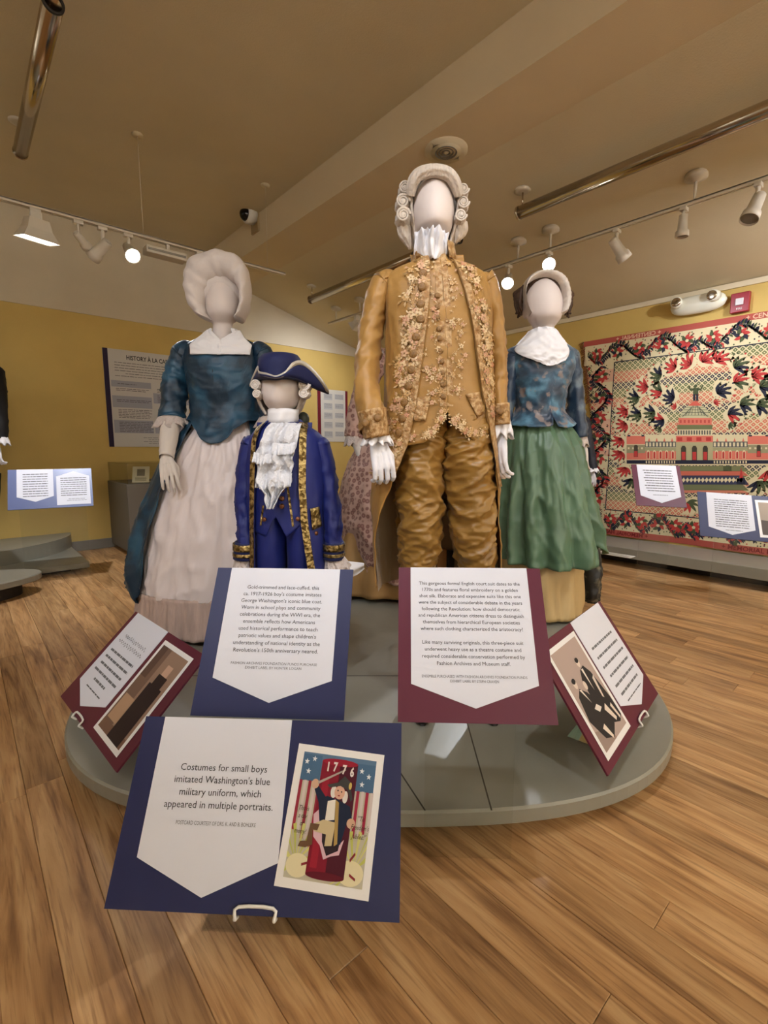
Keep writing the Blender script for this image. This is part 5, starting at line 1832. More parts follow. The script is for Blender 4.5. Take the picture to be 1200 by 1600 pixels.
wig = hair_cap(man, [(262, 668, 690, .02, .03, .02), (265, 655, 705, .05, .07, .02), (274, 642, 716, .075, .10, .02), (292, 633, 722, .092, .12, .02), (315, 632, 722, .095, .125, .02), (345, 636, 718, .085, .115, .025), (372, 645, 710, .07, .09, .03), (388, 650, 705, .06, .075, .035)], M_wig, -.62, math.pi + .62)
def strand_tube(mb, pts, rad, k=16, tw=6.0, amp=.10):
    q = cat_rows([(*p, r) for p, r in zip(pts, rad)], 8)
    rows = []
    for i, p in enumerate(q):
        c = Vector(p[:3]); d = Vector(q[min(i + 1, len(q) - 1)][:3]) - Vector(q[max(i - 1, 0)][:3]); d.normalize()
        ref = Vector((0, 1, 0)) if abs(d.y) < .9 else Vector((1, 0, 0))
        ax = (ref - d * ref.dot(d)).normalized(); ay = d.cross(ax)
        rows.append([c + (ax * math.cos(a) + ay * math.sin(a)) * p[3] * (1 + amp * math.sin(7 * a + tw * i / len(q))) for a in (TAU * j / (k * 2) for j in range(k * 2))])
    mb.grid(rows, True, None, True, True)
# front roll over the brow
mb = MB()
strand_tube(mb, [man.p(x, y, dd) for x, y, dd in ((641, 306, -.045), (645, 286, -.062), (656, 272, -.072), (678, 266.5, -.076), (700, 272, -.072), (711, 286, -.062), (717, 306, -.045))], [.013, .017, .018, .018, .018, .017, .013])
mb.obj('brow_roll', M_wig, wig)
def curl(fig, x, y, dd, r, ln, parent, m, sgn):
    """sausage curl lying front-to-back, spiral end toward the viewer"""
    mb = MB(); c = fig.p(x, y, dd)
    rows = []
    for i in range(13):
        t_ = i / 12
        k = (math.sin(math.pi * min(1, max(.02, t_))) ** .5)
        rows.append([c + Vector((math.cos(a) * r * k * (1 + .05 * math.sin(9 * a + 5 * t_)), ln * (t_ - .35), math.sin(a) * r * k * .92 * (1 + .05 * math.sin(9 * a + 5 * t_)))) for a in (TAU * j / 30 for j in range(30))])
    mb.grid(rows, True, None, True, True)
    sp = []
    for i in range(40):
        a = sgn * i * .38; rr = r * (.85 - .7 * i / 40)
        sp.append(c + Vector((math.cos(a) * rr, -ln * .33 + .001, math.sin(a) * rr)))
    mb.tube(sp, [r * .17 * (1 - .4 * i / 40) for i in range(40)], 8)
    mb.obj('curl', m, parent)
for x, y, r, dd in ((632, 300, .022, -.005), (629, 321, .025, -.015), (629.5, 342, .026, -.02)):
    curl(man, x, y, dd, r, .09, wig, M_wig, 1)
for x, y, r, dd in ((722, 302, .021, -.005), (722, 322, .022, -.015), (718, 342, .022, -.02)):
    curl(man, x, y, dd, r, .09, wig, M_wig, -1)
for sgn, pts in ((1, ((631, 350, .0), (632, 364, .0), (637, 377, .005), (641, 390, .01))), (-1, ((719, 350, .0), (720, 360, .0), (716, 370, .0), (711, 380, .005)))):
    mb = MB(); strand_tube(mb, [man.p(*q) for q in pts], [.022, .021, .014, .004]); mb.obj('side_lock', M_wig, wig)
mb = MB(); strand_tube(mb, [man.p(662, 392, .10), man.p(652, 398, .115), man.p(650, 410, .13), man.p(654, 440, .14)], [.016, .018, .02, .016]); mb.obj('queue_ribbon', mat('black_ribbon', rgb(18, 17, 18), .6), wig)

# ============================================================ the boy in the blue uniform
BLUE = mat('royal_blue_cloth', rgb(12, 27, 100), .55, var=.08, vscale=6, bump=.06, bscale=120, sheen=.06)
BLUE_D = mat('navy_felt', rgb(12, 22, 72), .75, bump=.08, bscale=150, sheen=.06)
GTRIM = mat('gold_braid', rgb(184, 160, 104), .28, metal=.85, col2=rgb(96, 76, 36), vscale=70, lo=.45, hi=.55, bump=.6, bscale=110)
STRIM = mat('tarnished_silver_braid', rgb(196, 188, 172), .4, metal=.3, bump=.4, bscale=120)
LACE = mat('lace_white', rgb(226, 226, 230), .75, bump=.7, bscale=150)
LACE_C = mat('aged_lace', rgb(206, 192, 184), .8, bump=.7, bscale=130)
BRASS = mat('brass_button', rgb(130, 84, 58), .3, metal=.7)

boy = Fig('child mannequin in royal blue uniform, gold braid and tricorn hat', 1.72, 448)
brows = [(655, 422, 470, .05, .055), (664, 408, 480, .06, .065), (676, 396, 498, .072, .08), (692, 388, 508, .085, .09), (720, 386, 510, .098, .095), (760, 386, 510, .102, .10), (800, 388, 509, .106, .105), (840, 390, 510, .11, .11), (885, 390, 511, .112, .115), (930, 388, 514, .115, .12)]
boy.zk = .5
bD = boy.dense(brows, 6)
boy.zk = 0.0
b_eL = [(655, 424), (668, 413), (690, 409), (761, 408), (820, 407), (930, 408)]
b_eR = [(655, 468), (668, 473), (715, 474), (761, 474), (807, 477), (845, 482), (885, 488), (930, 494)]
bc = boy.loft('coat', None, BLUE, na=100, disp=lambda a, z: .003 * nz(a * 3, z * 8) + .002 * ridge(a * 2, z * 9, 3), eL=b_eL, eR=b_eR, pw=2.3, dense=bD, solid=.004)
tl = boy.tab(b_eL); tr = boy.tab(b_eR)
z1, z0 = boy.p(448, 660).z, boy.p(448, 928).z
strip(bD, tl, z0, z1, -.001, -.020, .005, pw=2.3).obj('gold_braid', GTRIM, bc)
strip(bD, tr, z0, z1, .001, .024, .005, pw=2.3).obj('gold_braid', GTRIM, bc)
# waistcoat with points and breeches
mb = MB(); rows = []
bot = [(405, 826), (414, 828), (425, 832), (436, 806), (441, 803), (456, 832), (476, 815), (485, 812)]
for i in range(41):
    row = []
    for j in range(41):
        x = 402 + 86 * j / 40
        y = 660 + (interp(bot, x) - 660) * i / 40
        q = boy.p(x, y); row.append(front(bD, q.x, q.z, -.010 + .002 * nz(x * .1, y * .06), 2.3))
    rows.append(row)
mb.grid(rows, flip=True); wv = mb.obj('waistcoat', BLUE, boy.root, solid=.003)
for xa, ya, xb, yb in ((456, 745, 466, 816), (421, 785, 417, 815)):
    mb = MB(); rows = []
    for i in range(21):
        q = boy.p(xa + (xb - xa) * i / 20, ya + (yb - ya) * i / 20); rows.append([front(bD, q.x + d, q.z, -.006, 2.3) for d in (-.0035, 0, .0035)])
    mb.grid(rows, flip=True); mb.obj('gold_braid', GTRIM, wv)
buttons(boy, bD, [(440.5, 766), (440.5, 779), (440.5, 791)], .009, BRASS, wv, -.008, .007, 2.3)
buttons(boy, bD, [(414, 811), (465, 811), (493, 834)], .008, BRASS, wv, -.003, .007, 2.3)
flapq = ((491, 790), (503, 788), (507, 818), (494, 822))
mb = MB(); rows = []
for i in range(7):
    row = []
    for j in range(7):
        u_, v_ = j / 6, i / 6; a, b, c, d = flapq
        q = boy.p((a[0] * (1 - u_) + b[0] * u_) * (1 - v_) + (d[0] * (1 - u_) + c[0] * u_) * v_, (a[1] * (1 - u_) + b[1] * u_) * (1 - v_) + (d[1] * (1 - u_) + c[1] * u_) * v_)
        row.append(front(bD, q.x, q.z, .007, 2.3))
    rows.append(row)
mb.grid(rows, flip=True); mb.obj('pocket_flap', GTRIM, bc, solid=.003)
for k, (a, b) in enumerate(((400, 448), (450, 496))):
    D_ = boy.dense([(780, a, b, .085, .085), (830, a, b, .088, .088), (890, a + 2, b - 2, .08, .08), (950, a + 5, b - 6, .066, .07), (1000, a + 8, b - 9, .055, .055)], 6)
    mb = MB(); mb.grid([[rpt(R, t_, 2.0, .004 * ridge(t_ * .6, R[0] * 14, k)) for t_ in (TAU * j / 40 for j in range(40))] for R in D_], True, None, False, True, flip=True)
    mb.obj('breeches' if k == 0 else 'breeches_leg', BLUE, boy.root)
for xk in (424, 472):
    k0 = boy.p(xk, 990)
    mb = MB(); stube(mb, [(k0.x, 0, k0.z + .02, .042, .042), (k0.x, .01, k0.z * .55, .038, .042), (k0.x, .012, .08, .028, .032), (k0.x, 0, .045, .03, .045)], 18); mb.obj('stocking', STOCK, boy.root)
    mb = MB(); rows = []
    for t_, w_, h_ in ((.065, .02, .04), (.045, .029, .055), (0, .03, .058), (-.05, .032, .045), (-.09, .033, .032), (-.12, .026, .024), (-.138, .01, .012)):
        rows.append([(k0.x + w_ * math.cos(a), t_ + .01, max(0.0, .5 * h_ * 1.05 + .55 * h_ * math.sin(a)) if math.sin(a) > -.6 else 0.0) for a in (TAU * j / 18 for j in range(18))])
    mb.grid(rows, True, None, True, True, flip=True); mb.obj('shoe', SHOE, boy.root, subsurf=1)
bsl = sleeve(boy, [(377, 410, 697, .0, .05), (371, 402, 730, .0, .05), (369, 400, 780, -.005, .048), (370, 400, 820, -.02, .046), (372, 401, 852, -.03, .044)], 'sleeve', BLUE, wr=.004, seed=3, dome=1.0, tuck=-.35)
bsr = sleeve(boy, [(488, 516, 697, .0, .05), (496, 524, 730, .0, .05), (503, 531, 780, -.005, .048), (506, 534, 820, -.015, .046), (508, 535, 850, -.02, .044)], 'sleeve', BLUE, wr=.004, seed=9, dome=1.0, tuck=.35)
for s_, l, r, dd in ((bsl, 368, 402, -.03), (bsr, 507, 537, -.02)):
    cf = cuff(boy, (l, l - 3), (r, r + 1), 846, 872, dd, .052, BLUE_D, s_)
    for ya, yb in ((848, 858), (862, 867)):
        pts = []
        for y in (ya, yb):
            a, b = boy.p(l - 2.6, y, dd), boy.p(r + 1.6, y, dd); c = (a + b) / 2; pts.append((c.x, c.y, c.z, (b.x - a.x) / 2 + .002, .0555))
        mb = MB(); stube(mb, pts, 32, None, 3); mb.obj('gold_braid', GTRIM, cf, solid=.002)
q = boy.p(383, 870, -.03); frill(boy, (q.x, q.y, q.z), .034, .044, .05, LACE_C, 8, .14, parent=bsl, name='lace_cuff')
q = boy.p(522, 868, -.02); frill(boy, (q.x, q.y, q.z), .034, .050, .05, LACE_C, 8, .16, tilt=(.3, 0), parent=bsr, name='lace_cuff')
# folded white handkerchief of lace at the right cuff
mb = MB(); rows = []
for i in range(9):
    t_ = i / 8; row = []
    for j in range(15):
        s_ = j / 14
        q = boy.p(520 + 49 * t_ ** .9, 876 + 8 * s_ + 4 * t_ + 18 * math.sin(math.pi * min(1, t_ * .98)) * s_ ** 1.2 * .9, -.02)
        q.y += .008 * math.sin(6 * s_ + 3 * t_); row.append(q)
    rows.append(row)
mb.grid(rows); mb.obj('lace_fall', M_linen, bsr, solid=.002)
make_hand(boy, boy.p(384, 892, -.03), M_glove, .62, .4, -.1, -.05, 1)
make_hand(boy, boy.p(523, 892, -.02), M_glove, .62, -.4, -.1, .05, -1)
head(boy, [(560, 438, 444, .01, .01, .01), (566, 424, 458, .05, .06, .01), (580, 412, 468, .072, .085, .005), (598, 408, 472, .082, .09, .0), (614, 409, 471, .084, .085, -.002), (628, 414, 466, .076, .072, .0), (639, 422, 458, .058, .055, .008), (648, 424, 457, .046, .05, .015), (668, 424, 458, .046, .05, .02)])
bw_ = hair_cap(boy, [(560, 425, 458, .05, .06, .02), (575, 404, 477, .07, .095, .02), (600, 399, 480, .08, .10, .02), (625, 404, 476, .07, .09, .022), (648, 415, 466, .055, .07, .03)], M_wig2, -.45, math.pi + .45)
for x, y, r, sgn in ((402, 603, .0195, 1), (404, 617, .0165, 1), (477, 602, .0235, -1), (476, 615, .020, -1)):
    curl(boy, x, y, -.03, r, .085, bw_, M_wig2, sgn)
mb = MB(); mb.ball(boy.p(474, 655, .05), .022, .02, .026); mb.obj('wig_bow', mat('grey_green_silk', rgb(64, 70, 62), .4), bw_)
# neck stock and jabot
mb = MB(); rows = []
for i, (y, hw) in enumerate(((640, 24), (648, 24.5), (656, 24.5), (664, 24))):
    rows.append([rpt(boy.R(y, 443 - hw, 443 + hw, .062, .06, .01), -math.pi * j / 40, 2.0, .002 * math.sin(5 * i + j * .5)) for j in range(41)])
mb.grid(rows); js = mb.obj('neck_stock', M_linen, boy.root, solid=.003)
jr = [(660, 420, 467), (670, 415, 467), (684, 411, 465), (698, 404, 463), (710, 398, 461), (717, 397, 459), (726, 402, 460), (742, 404, 458), (754, 402, 457), (762, 408, 447), (772, 416, 441), (783, 420, 437), (792, 424, 433)]
q = cat_rows(jr, 7)
mb = MB(); rows = []
for i, (y, l, r) in enumerate(q):
    row = []
    for j in range(71):
        s_ = j / 70
        x = l + (r - l) * s_
        p_ = boy.p(x, y, -.1)
        base = front(bD, p_.x, p_.z, .0, 2.3).y if y < 928 else -.1
        k = (y - 660) / 132
        tier = .014 * abs(math.sin(k * 11))
        p_.y = base - .006 - tier - (.007 + .011 * k) * (1 + math.sin(s_ * (16 + 6 * nz(k * 2, 1)) + 5 * nz(k * 3.5, s_ * 2))) - .006 * ridge(s_ * 6, k * 9, 1)
        p_.z += .004 * nz(s_ * 12, k * 4, 5)
        row.append(p_)
    rows.append(row)
mb.grid(rows, flip=True); mb.obj('jabot', LACE, boy.root, solid=.002)
# scalloped frills hanging across the jabot
for l, r, y, hh in ((398, 432, 706, 16), (428, 463, 690, 18), (404, 432, 744, 16), (426, 459, 738, 20)):
    mb = MB(); rows = []
    for i in range(8):
        t_ = i / 7
        row = []
        for j in range(41):
            s_ = j / 40
            p_ = boy.p(l + (r - l) * s_, y + hh * t_ + 3 * math.sin(s_ * math.pi), -.1)
            p_.y = front(bD, p_.x, p_.z, .0, 2.3).y - .032 - .012 * t_ - .010 * t_ * math.sin(s_ * 22 + l) 
            row.append(p_)
        rows.append(row)
    mb.grid(rows, flip=True); mb.obj('jabot_frill', LACE, js, solid=.0015)
# tricorn hat
mb = MB(); rows = []
for y, l, r, f_, b_ in ((553, 428, 448, .02, .02), (554, 416, 461, .05, .055), (557, 410, 467, .07, .08), (565, 405, 471, .088, .095), (580, 403, 474, .094, .10), (594, 403, 475, .095, .10)):
    rows.append(boy.R(y, l, r, f_, b_, .015))
hr = cat_rows(rows, 5)
mb = MB(); mb.grid([[rpt(R, a, 2.0, .003 * nz(a * 2, R[0] * 30)) for a in (TAU * j / 48 for j in range(48))] for R in hr], True, None, True, False, flip=True)
hat = mb.obj('hat', BLUE_D, boy.root)
edge = [(391, 603, .05), (396, 589, .0), (404, 573, -.045), (405.5, 581, -.08), (418, 584, -.108), (432, 588, -.125), (445, 582, -.122), (452, 574, -.112), (458, 567.5, -.10), (469, 564.5, -.075), (481, 570, -.05), (495, 584, -.02), (508, 601, .02), (514, 613, .06)]
fold = [(392, 605, .05), (397, 597, .0), (403, 592, -.05), (409, 591, -.085), (420, 592, -.110), (432, 593, -.124), (444, 591, -.122), (453, 590, -.115), (461, 591, -.105), (470, 594, -.085), (481, 600, -.06), (493, 607, -.03), (505, 612, .02), (514, 615, .06)]
E = cat_rows(edge, 5); Fo = cat_rows(fold, 5)
mb = MB(); mb.grid([[boy.p(*(a + (b - a) * t_ for a, b in zip(f_, e_))) - Vector((0, .012 * math.sin(math.pi * t_), 0)) for f_, e_ in zip(Fo, E)] for t_ in (0, .25, .5, .75, 1)])
mb.obj('brim_flap', BLUE_D, hat, solid=.004)
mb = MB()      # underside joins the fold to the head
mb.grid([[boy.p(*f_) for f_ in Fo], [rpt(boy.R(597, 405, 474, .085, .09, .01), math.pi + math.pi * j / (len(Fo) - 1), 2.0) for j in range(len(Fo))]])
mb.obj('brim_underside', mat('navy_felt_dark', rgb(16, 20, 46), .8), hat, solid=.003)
mb = MB()      # back of the brim turned up behind
bk = [rpt(boy.R(596, 398, 488, .10, .14, .03), math.pi * j / 40, 2.0) for j in range(41)]
mb.grid([bk, [Vector((v.x * .95, v.y + .004, v.z + .03)) for v in bk]]); mb.obj('brim_back', BLUE_D, hat, solid=.004)
mb = MB()
rows = [[], []]
for i, e_ in enumerate(E):
    p_ = boy.p(*e_); q_ = boy.p(e_[0], e_[1] + 6, e_[2])
    f_ = boy.p(*Fo[i]); d = (f_ - p_); d = d.normalized() * min(.0135, d.length * .8)
    rows[0].append(p_ + Vector((0, -.006, .002))); rows[1].append(p_ + d + Vector((0, -.007, 0)))
mb.grid(rows); mb.obj('hat_braid', STRIM, hat, solid=.002)

# ============================================================ the woman in the teal gown
TEAL = mat('teal_damask', rgb(15, 44, 64), .45, col2=rgb(36, 80, 106), vscale=9, lo=.44, hi=.62, bump=.12, bscale=40, sheen=.06, spec=.5)
PETT = mat('ivory_silk', rgb(236, 223, 220), .45, var=.03, vscale=3, bump=.1, bscale=14, sheen=.06)
FLOUNCE = mat('blush_flounce', rgb(196, 172, 160), .7, var=.1, vscale=12, stretch=(3, 3, .6), bump=.3, bscale=40)
CAPM = mat('wool_wig', rgb(214, 204, 198), .85, bump=.25, bscale=40, sheen=.06)

lady = Fig('woman mannequin in teal gown over white petticoat with tall white wig', 2.45, 335)
head(lady, [(434, 345, 350, .01, .01, .01), (436, 336, 360, .04, .05, .01), (444, 327, 367, .065, .08, .005), (458, 322.5, 372, .08, .09, .0), (474, 322, 373, .086, .09, 0), (488, 325, 370, .078, .075, .0), (499, 330, 364, .06, .06, .01), (507, 333, 362, .048, .052, .018), (520, 332, 363, .05, .055, .02), (540, 325, 370, .06, .065, .02)])
def puff_wig(fig, face, outer, m, parent=None, name='wig', k=130, pleat=.06, freq=26, depth=.09, yc_=-.005):
    """soft roll framing the face: face / outer are px loops of equal length (x, y), running left jaw -> crown -> right jaw"""
    A, B = cat_rows(face, 8), cat_rows(outer, 8)
    mb = MB(); rows = []
    for i, (a, b) in enumerate(zip(A, B)):
        t_ = i / (len(A) - 1)
        pa, pb = fig.p(a[0], a[1], -.045), fig.p(b[0], b[1], .03)
        c = (pa + pb) / 2
        rad = (pb - pa); rad.y = 0; r = rad.length / 2; rad.normalize()
        row = []
        for j in range(26):
            th = TAU * j / 26
            g = 1 + pleat * math.sin(freq * t_ * 6.0 + 3 * nz(t_ * 9, th * .6)) + .05 * nz(t_ * 14, th * 2)
            row.append(Vector((c.x, .0, c.z)) + rad * (r * math.cos(th) * g) + Vector((0, yc_ + depth * math.sin(th) * g, 0)))
        rows.append(row)
    mb.grid(rows, True, None, True, True)
    return mb.obj(name, m, parent or fig.root)
pw_ = puff_wig(lady, [(330, 500), (323, 488), (319, 470), (323, 450), (333, 438), (347, 434), (361, 438), (371, 450), (375, 470), (372, 488), (367, 500)],
               [(318, 500), (305, 484), (298, 462), (297, 436), (308, 412), (345, 399), (380, 410), (394, 434), (395, 462), (393, 486), (384, 503)], CAPM, pleat=.05, depth=.07, yc_=-.03, freq=11)
mb = MB(); mb.ball(lady.p(346, 452, .07), lady.s(46), .13, lady.s(52), 16, 28); mb.obj('wig_back', CAPM, pw_)
lrows_ = [(530, 312, 384, .07, .08), (538, 296, 398, .085, .09), (548, 290, 405, .10, .10), (565, 290, 406, .118, .105), (585, 293, 404, .125, .105), (610, 298, 402, .118, .10), (636, 303, 400, .105, .095), (648, 306, 399, .104, .098), (660, 304, 402, .112, .11), (680, 300, 404, .125, .12), (695, 298, 406, .13, .13)]
lD = lady.dense(lrows_, 6)
# bodice: hem dips to a point at the front
mb = MB(); out = []
hem = [(-1.0, 655), (-.75, 656), (-.45, 672), (-.3, 686), (-.08, 694), (.10, 692), (.28, 684), (.38, 672), (.72, 657), (1.0, 656)]
for i in range(55):
    v_ = i / 54; row = []
    for j in range(96):
        a = TAU * j / 96
        c_ = math.cos(a)
        yb = interp(hem, c_) if math.sin(a) < 0 else 655
        fr_ = max(0, min(1, (.80 - abs(c_)) / .12)) if math.sin(a) < 0 else 0
        ztop = lady.p(347, 532 + 22 * fr_, -.1 * fr_).z; zbt = lady.p(347, yb, -.1).z
        z = ztop + (zbt - ztop) * v_
        R = ring_at(lD, z)
        row.append(rpt(R, a, 2.2, -.0 + .030 * v_ ** 5 + .0025 * nz(a * 4, z * 14) + .004 * sharp(a * 2.5, z * 14, 2) + .003 * sharp(a * 1.2, z * 30, 6)))
    out.append(row)
mb.grid(out, True, flip=True); bod = mb.obj('bodice', TEAL, lady.root, solid=.003)
mb = MB(); rows = []      # centre closing seam
for i in range(30):
    q = lady.p(346 + 1 * i / 29, 560 + 132 * i / 29); rows.append([front(lD, q.x + d, q.z, .003, 2.2) for d in (-.003, 0, .003)])
mb.grid(rows, flip=True); mb.obj('front_seam', mat('teal_dark', rgb(18, 44, 60), .5), bod)
# white neckerchief
def kerchief(fig, D_, quad_rows, m, pw, seed=0.0, off=.006, amp=.006):
    q = cat_rows(quad_rows, 6); mb = MB(); rows = []
    for i, (y, l, r, dy) in enumerate(q):
        row = []
        for j in range(49):
            s_ = j / 48; x = l + (r - l) * s_
            p_ = fig.p(x, y + dy * abs(2 * s_ - 1), -.08)
            p_.y = front(D_, p_.x, p_.z, off, pw).y - amp * (1 + ridge(s_ * 4 + seed, i * .16, seed)) - .3 * amp * math.sin(s_ * 30 + i * .5)
            row.append(p_)
        rows.append(row)
    mb.grid(rows, flip=True); return mb.obj('neckerchief', m, fig.root, solid=.003)
mb = MB()
nD = lady.dense([(508, 322, 378, .052, .06, .01), (522, 312, 388, .068, .07, .005), (532, 296, 402, .086, .08), (545, 284, 412, .108, .10), (570, 282, 414, .126, .105)], 6)
for sgn in (-1, 1):
    rows = []
    for i in range(25):
        v_ = i / 24; row = []
        for j in range(25):
            s_ = j / 24
            ctr = (347.5 + sgn * (19 * (1 - v_ / .42) if v_ < .42 else -2.5 * min(1, (v_ - .42) * 6)) , 515 + 42 * v_)
            out_ = (347.5 + sgn * interp([(0, 24), (.3, 34), (.6, 46), (1, 44)], v_) - (3 if sgn < 0 else 0), 513 + interp([(0, 0), (.3, 14), (.6, 26), (1, 42)], v_))
            x = ctr[0] + (out_[0] - ctr[0]) * s_; y = ctr[1] + (out_[1] - ctr[1]) * s_
            q = lady.p(x, y, -.08); q.y = front(nD, q.x, q.z, .006, 2.2).y - .005 * ridge(s_ * 2.5 + v_ * 2, v_ * 3, sgn) - .003 * (1 - s_)
            row.append(q)
        rows.append(row)
    mb.grid(rows, flip=sgn > 0)
kf = mb.obj('neckerchief', M_linen, lady.root, solid=.003)
hair_cap(lady, [(513, 327, 371, .056, .066, .012), (524, 322, 376, .066, .075, .01), (540, 306, 392, .085, .10, .005), (556, 300, 396, .10, .112, .0)], M_linen, -.75, math.pi + .75, parent=kf, name='neckerchief_back', amp=.002, fr=9)
lsl = sleeve(lady, [(267, 303, 557, .0, .066), (261, 297, 578, .0, .066), (256, 293, 600, -.01, .064), (252, 290, 630, -.04, .06), (250, 289, 656, -.07, .058)], 'sleeve', TEAL, wr=.006, sc=22, seed=5, dome=1.25, tuck=-.6)
lsr = sleeve(lady, [(394, 428, 557, .0, .066), (400, 434, 578, .0, .066), (404, 438, 600, -.01, .064), (406, 442, 630, -.04, .06), (407, 444, 656, -.07, .058)], 'sleeve', TEAL, wr=.006, sc=22, seed=8, dome=1.25, tuck=.6)
for s_, x in ((lsl, 268), (lsr, 426)):
    q = lady.p(x, 650, -.065); frill(lady, (q.x, q.y, q.z), .058, .082, .05, LACE_C, 8, .16, parent=s_, name='lace_cuff')
mb = MB(); stube(mb, [(*lady.p(268, 652, -.065), .046, .045), (*lady.p(263, 690, -.15), .038, .038), (*lady.p(260, 716, -.21), .030, .032)], 20, lambda a, s: .003 * ridge(a, s * 25)); mb.obj('forearm', M_kid, lady.root)
make_hand(lady, lady.p(260, 716, -.21), M_kid, .9, .35, -.35, -.25, 1, (.15, .35, .3))
mb = MB(); stube(mb, [(*lady.p(426, 652, -.065), .046, .045), (*lady.p(430, 690, -.15), .038, .038), (*lady.p(433, 716, -.21), .030, .032)], 20, lambda a, s: .003 * ridge(a, s * 25)); mb.obj('forearm', M_kid, lady.root)
make_hand(lady, lady.p(433, 716, -.21), M_kid, .9, -.35, -.35, .25, -1, (.15, .35, .3))
# petticoat with folds, flounce at the hem
def skirt_disp(seed, k, grow, top, bot, cre=.012):
    def f(a, z):
        t_ = max(0.0, min(1.0, (top - z) / (top - bot)))
        ca, sa = math.cos(a) * 1.6, math.sin(a) * 1.6
        w_ = 3.0 * noise.noise(Vector((ca * .8, sa * .8, z * 1.0 + seed)))
        cr_ = max(0.0, 1 - 1.9 * abs(noise.noise(Vector((ca * 2.6 + z * 1.3, sa * 2.6, z * 4.2 + seed * 3))))) ** 2.2
        c2_ = max(0.0, 1 - 1.9 * abs(noise.noise(Vector((ca * 4.5 - z * 2, sa * 4.5, z * 8 + seed * 5))))) ** 2.2
        return grow * (.18 + t_) * math.sin(k * a + w_ + seed) + cre * (.4 + .6 * t_) * (cr_ + .55 * c2_) - .5 * cre
    return f
lady.zk = 1.0
prow = [(650, 306, 400, .09, .09), (668, 300, 405, .112, .11), (690, 286, 416, .145, .15), (740, 262, 438, .185, .21), (813, 241, 458, .225, .26), (900, 226, 474, .255, .29), (942, 224, 476, .268, .30)]
zt_, zb_ = lady.p(347, 655, -.09).z, lady.p(347, 1003, -.28).z
pet = lady.loft('petticoat', prow, PETT, na=180, disp=skirt_disp(3, 9, .008, zt_, zb_, .026), sub=14, solid=.003)
mb = MB(); out = []
for i in range(15):
    t_ = i / 14; y = 938 + 65 * t_
    R = lady.R(y, 224 - 2 * t_, 476 + 2 * t_, .270 + .02 * t_, .30 + .02 * t_)
    out.append([rpt(R, a, 2.0, .006 + .004 * math.sin(60 * a + 3 * nz(a * 8, t_)) + .008 * t_ * math.sin(23 * a + 2) + (.004 if i == 1 else 0)) for a in (TAU * j / 240 for j in range(240))])
mb.grid(out, True, flip=True); mb.obj('hem_flounce', FLOUNCE, pet, solid=.003)
# open overskirt
orow = [(648, 303, 401, .10, .10), (660, 296, 408, .115, .12), (680, 282, 420, .145, .16), (700, 270, 432, .17, .20), (746, 246, 450, .205, .27), (813, 224, 470, .24, .32), (870, 211, 482, .26, .36), (920, 207, 488, .27, .38), (942, 213, 486, .275, .38), (960, 230, 480, .27, .37)]
o_eL = [(648, 312), (662, 309), (690, 298), (722, 285), (813, 263), (923, 240), (960, 234)]
o_eR = [(648, 396), (662, 399), (690, 404), (722, 408), (813, 424), (923, 440), (960, 446)]
lady.loft('overskirt', orow, TEAL, na=170, disp=skirt_disp(6, 11, .012, zt_, zb_, .022), eL=o_eL, eR=o_eR, sub=9, off=.012, solid=.004)
lady.zk = 0.0
pole_base(lady, .18, .6)

# ============================================================ the woman in the blue jacket and green skirt
BLUEF = mat('blue_floral_silk', rgb(32, 52, 74), .4, col2=rgb(92, 106, 116), vscale=13, lo=.5, hi=.64, bump=.15, bscale=40, sheen=.06)
def jacket_mat():
    m, nt, b = nodes_of('jacket_brocade')
    N, L = nt.nodes, nt.links
    tc = N.new('ShaderNodeTexCoord')
    n1 = N.new('ShaderNodeTexNoise'); n1.inputs['Scale'].default_value = 11; n1.inputs['Detail'].default_value = 5; L.new(tc.outputs['Object'], n1.inputs['Vector'])
    r1 = N.new('ShaderNodeValToRGB'); e = r1.color_ramp.elements
    e[0].position = .36; e[0].color = (*rgb(28, 46, 66), 1); e[1].position = .70; e[1].color = (*rgb(96, 146, 172), 1); q = e.new(.52); q.color = (*rgb(46, 82, 106), 1)
    L.new(n1.outputs['Fac'], r1.inputs[0])
    n2 = N.new('ShaderNodeTexNoise'); n2.inputs['Scale'].default_value = 19; n2.inputs['Detail'].default_value = 4; L.new(tc.outputs['Object'], n2.inputs['Vector'])
    r2 = N.new('ShaderNodeValToRGB'); r2.color_ramp.elements[0].position = .56; r2.color_ramp.elements[1].position = .64; L.new(n2.outputs['Fac'], r2.inputs[0])
    mx = N.new('ShaderNodeMix'); mx.data_type = 'RGBA'; L.new(r2.outputs[0], mx.inputs[0]); L.new(r1.outputs[0], mx.inputs[6]); mx.inputs[7].default_value = (*rgb(128, 116, 112), 1)
    L.new(mx.outputs[2], b.inputs['Base Color']); b.inputs['Roughness'].default_value = .4; b.inputs['Sheen Weight'].default_value = .3
    return m
JACK = jacket_mat()
GREENS = mat('sage_green_silk', rgb(84, 112, 86), .42, var=.14, vscale=5, bump=.1, bscale=24, sheen=.06)
BEIGE = mat('beige_petticoat', rgb(190, 162, 112), .6, var=.05, vscale=4, bump=.1, bscale=30)
BROWNH = mat('brown_hair', rgb(78, 58, 44), .7, var=.2, vscale=30, bump=.5, bscale=60)

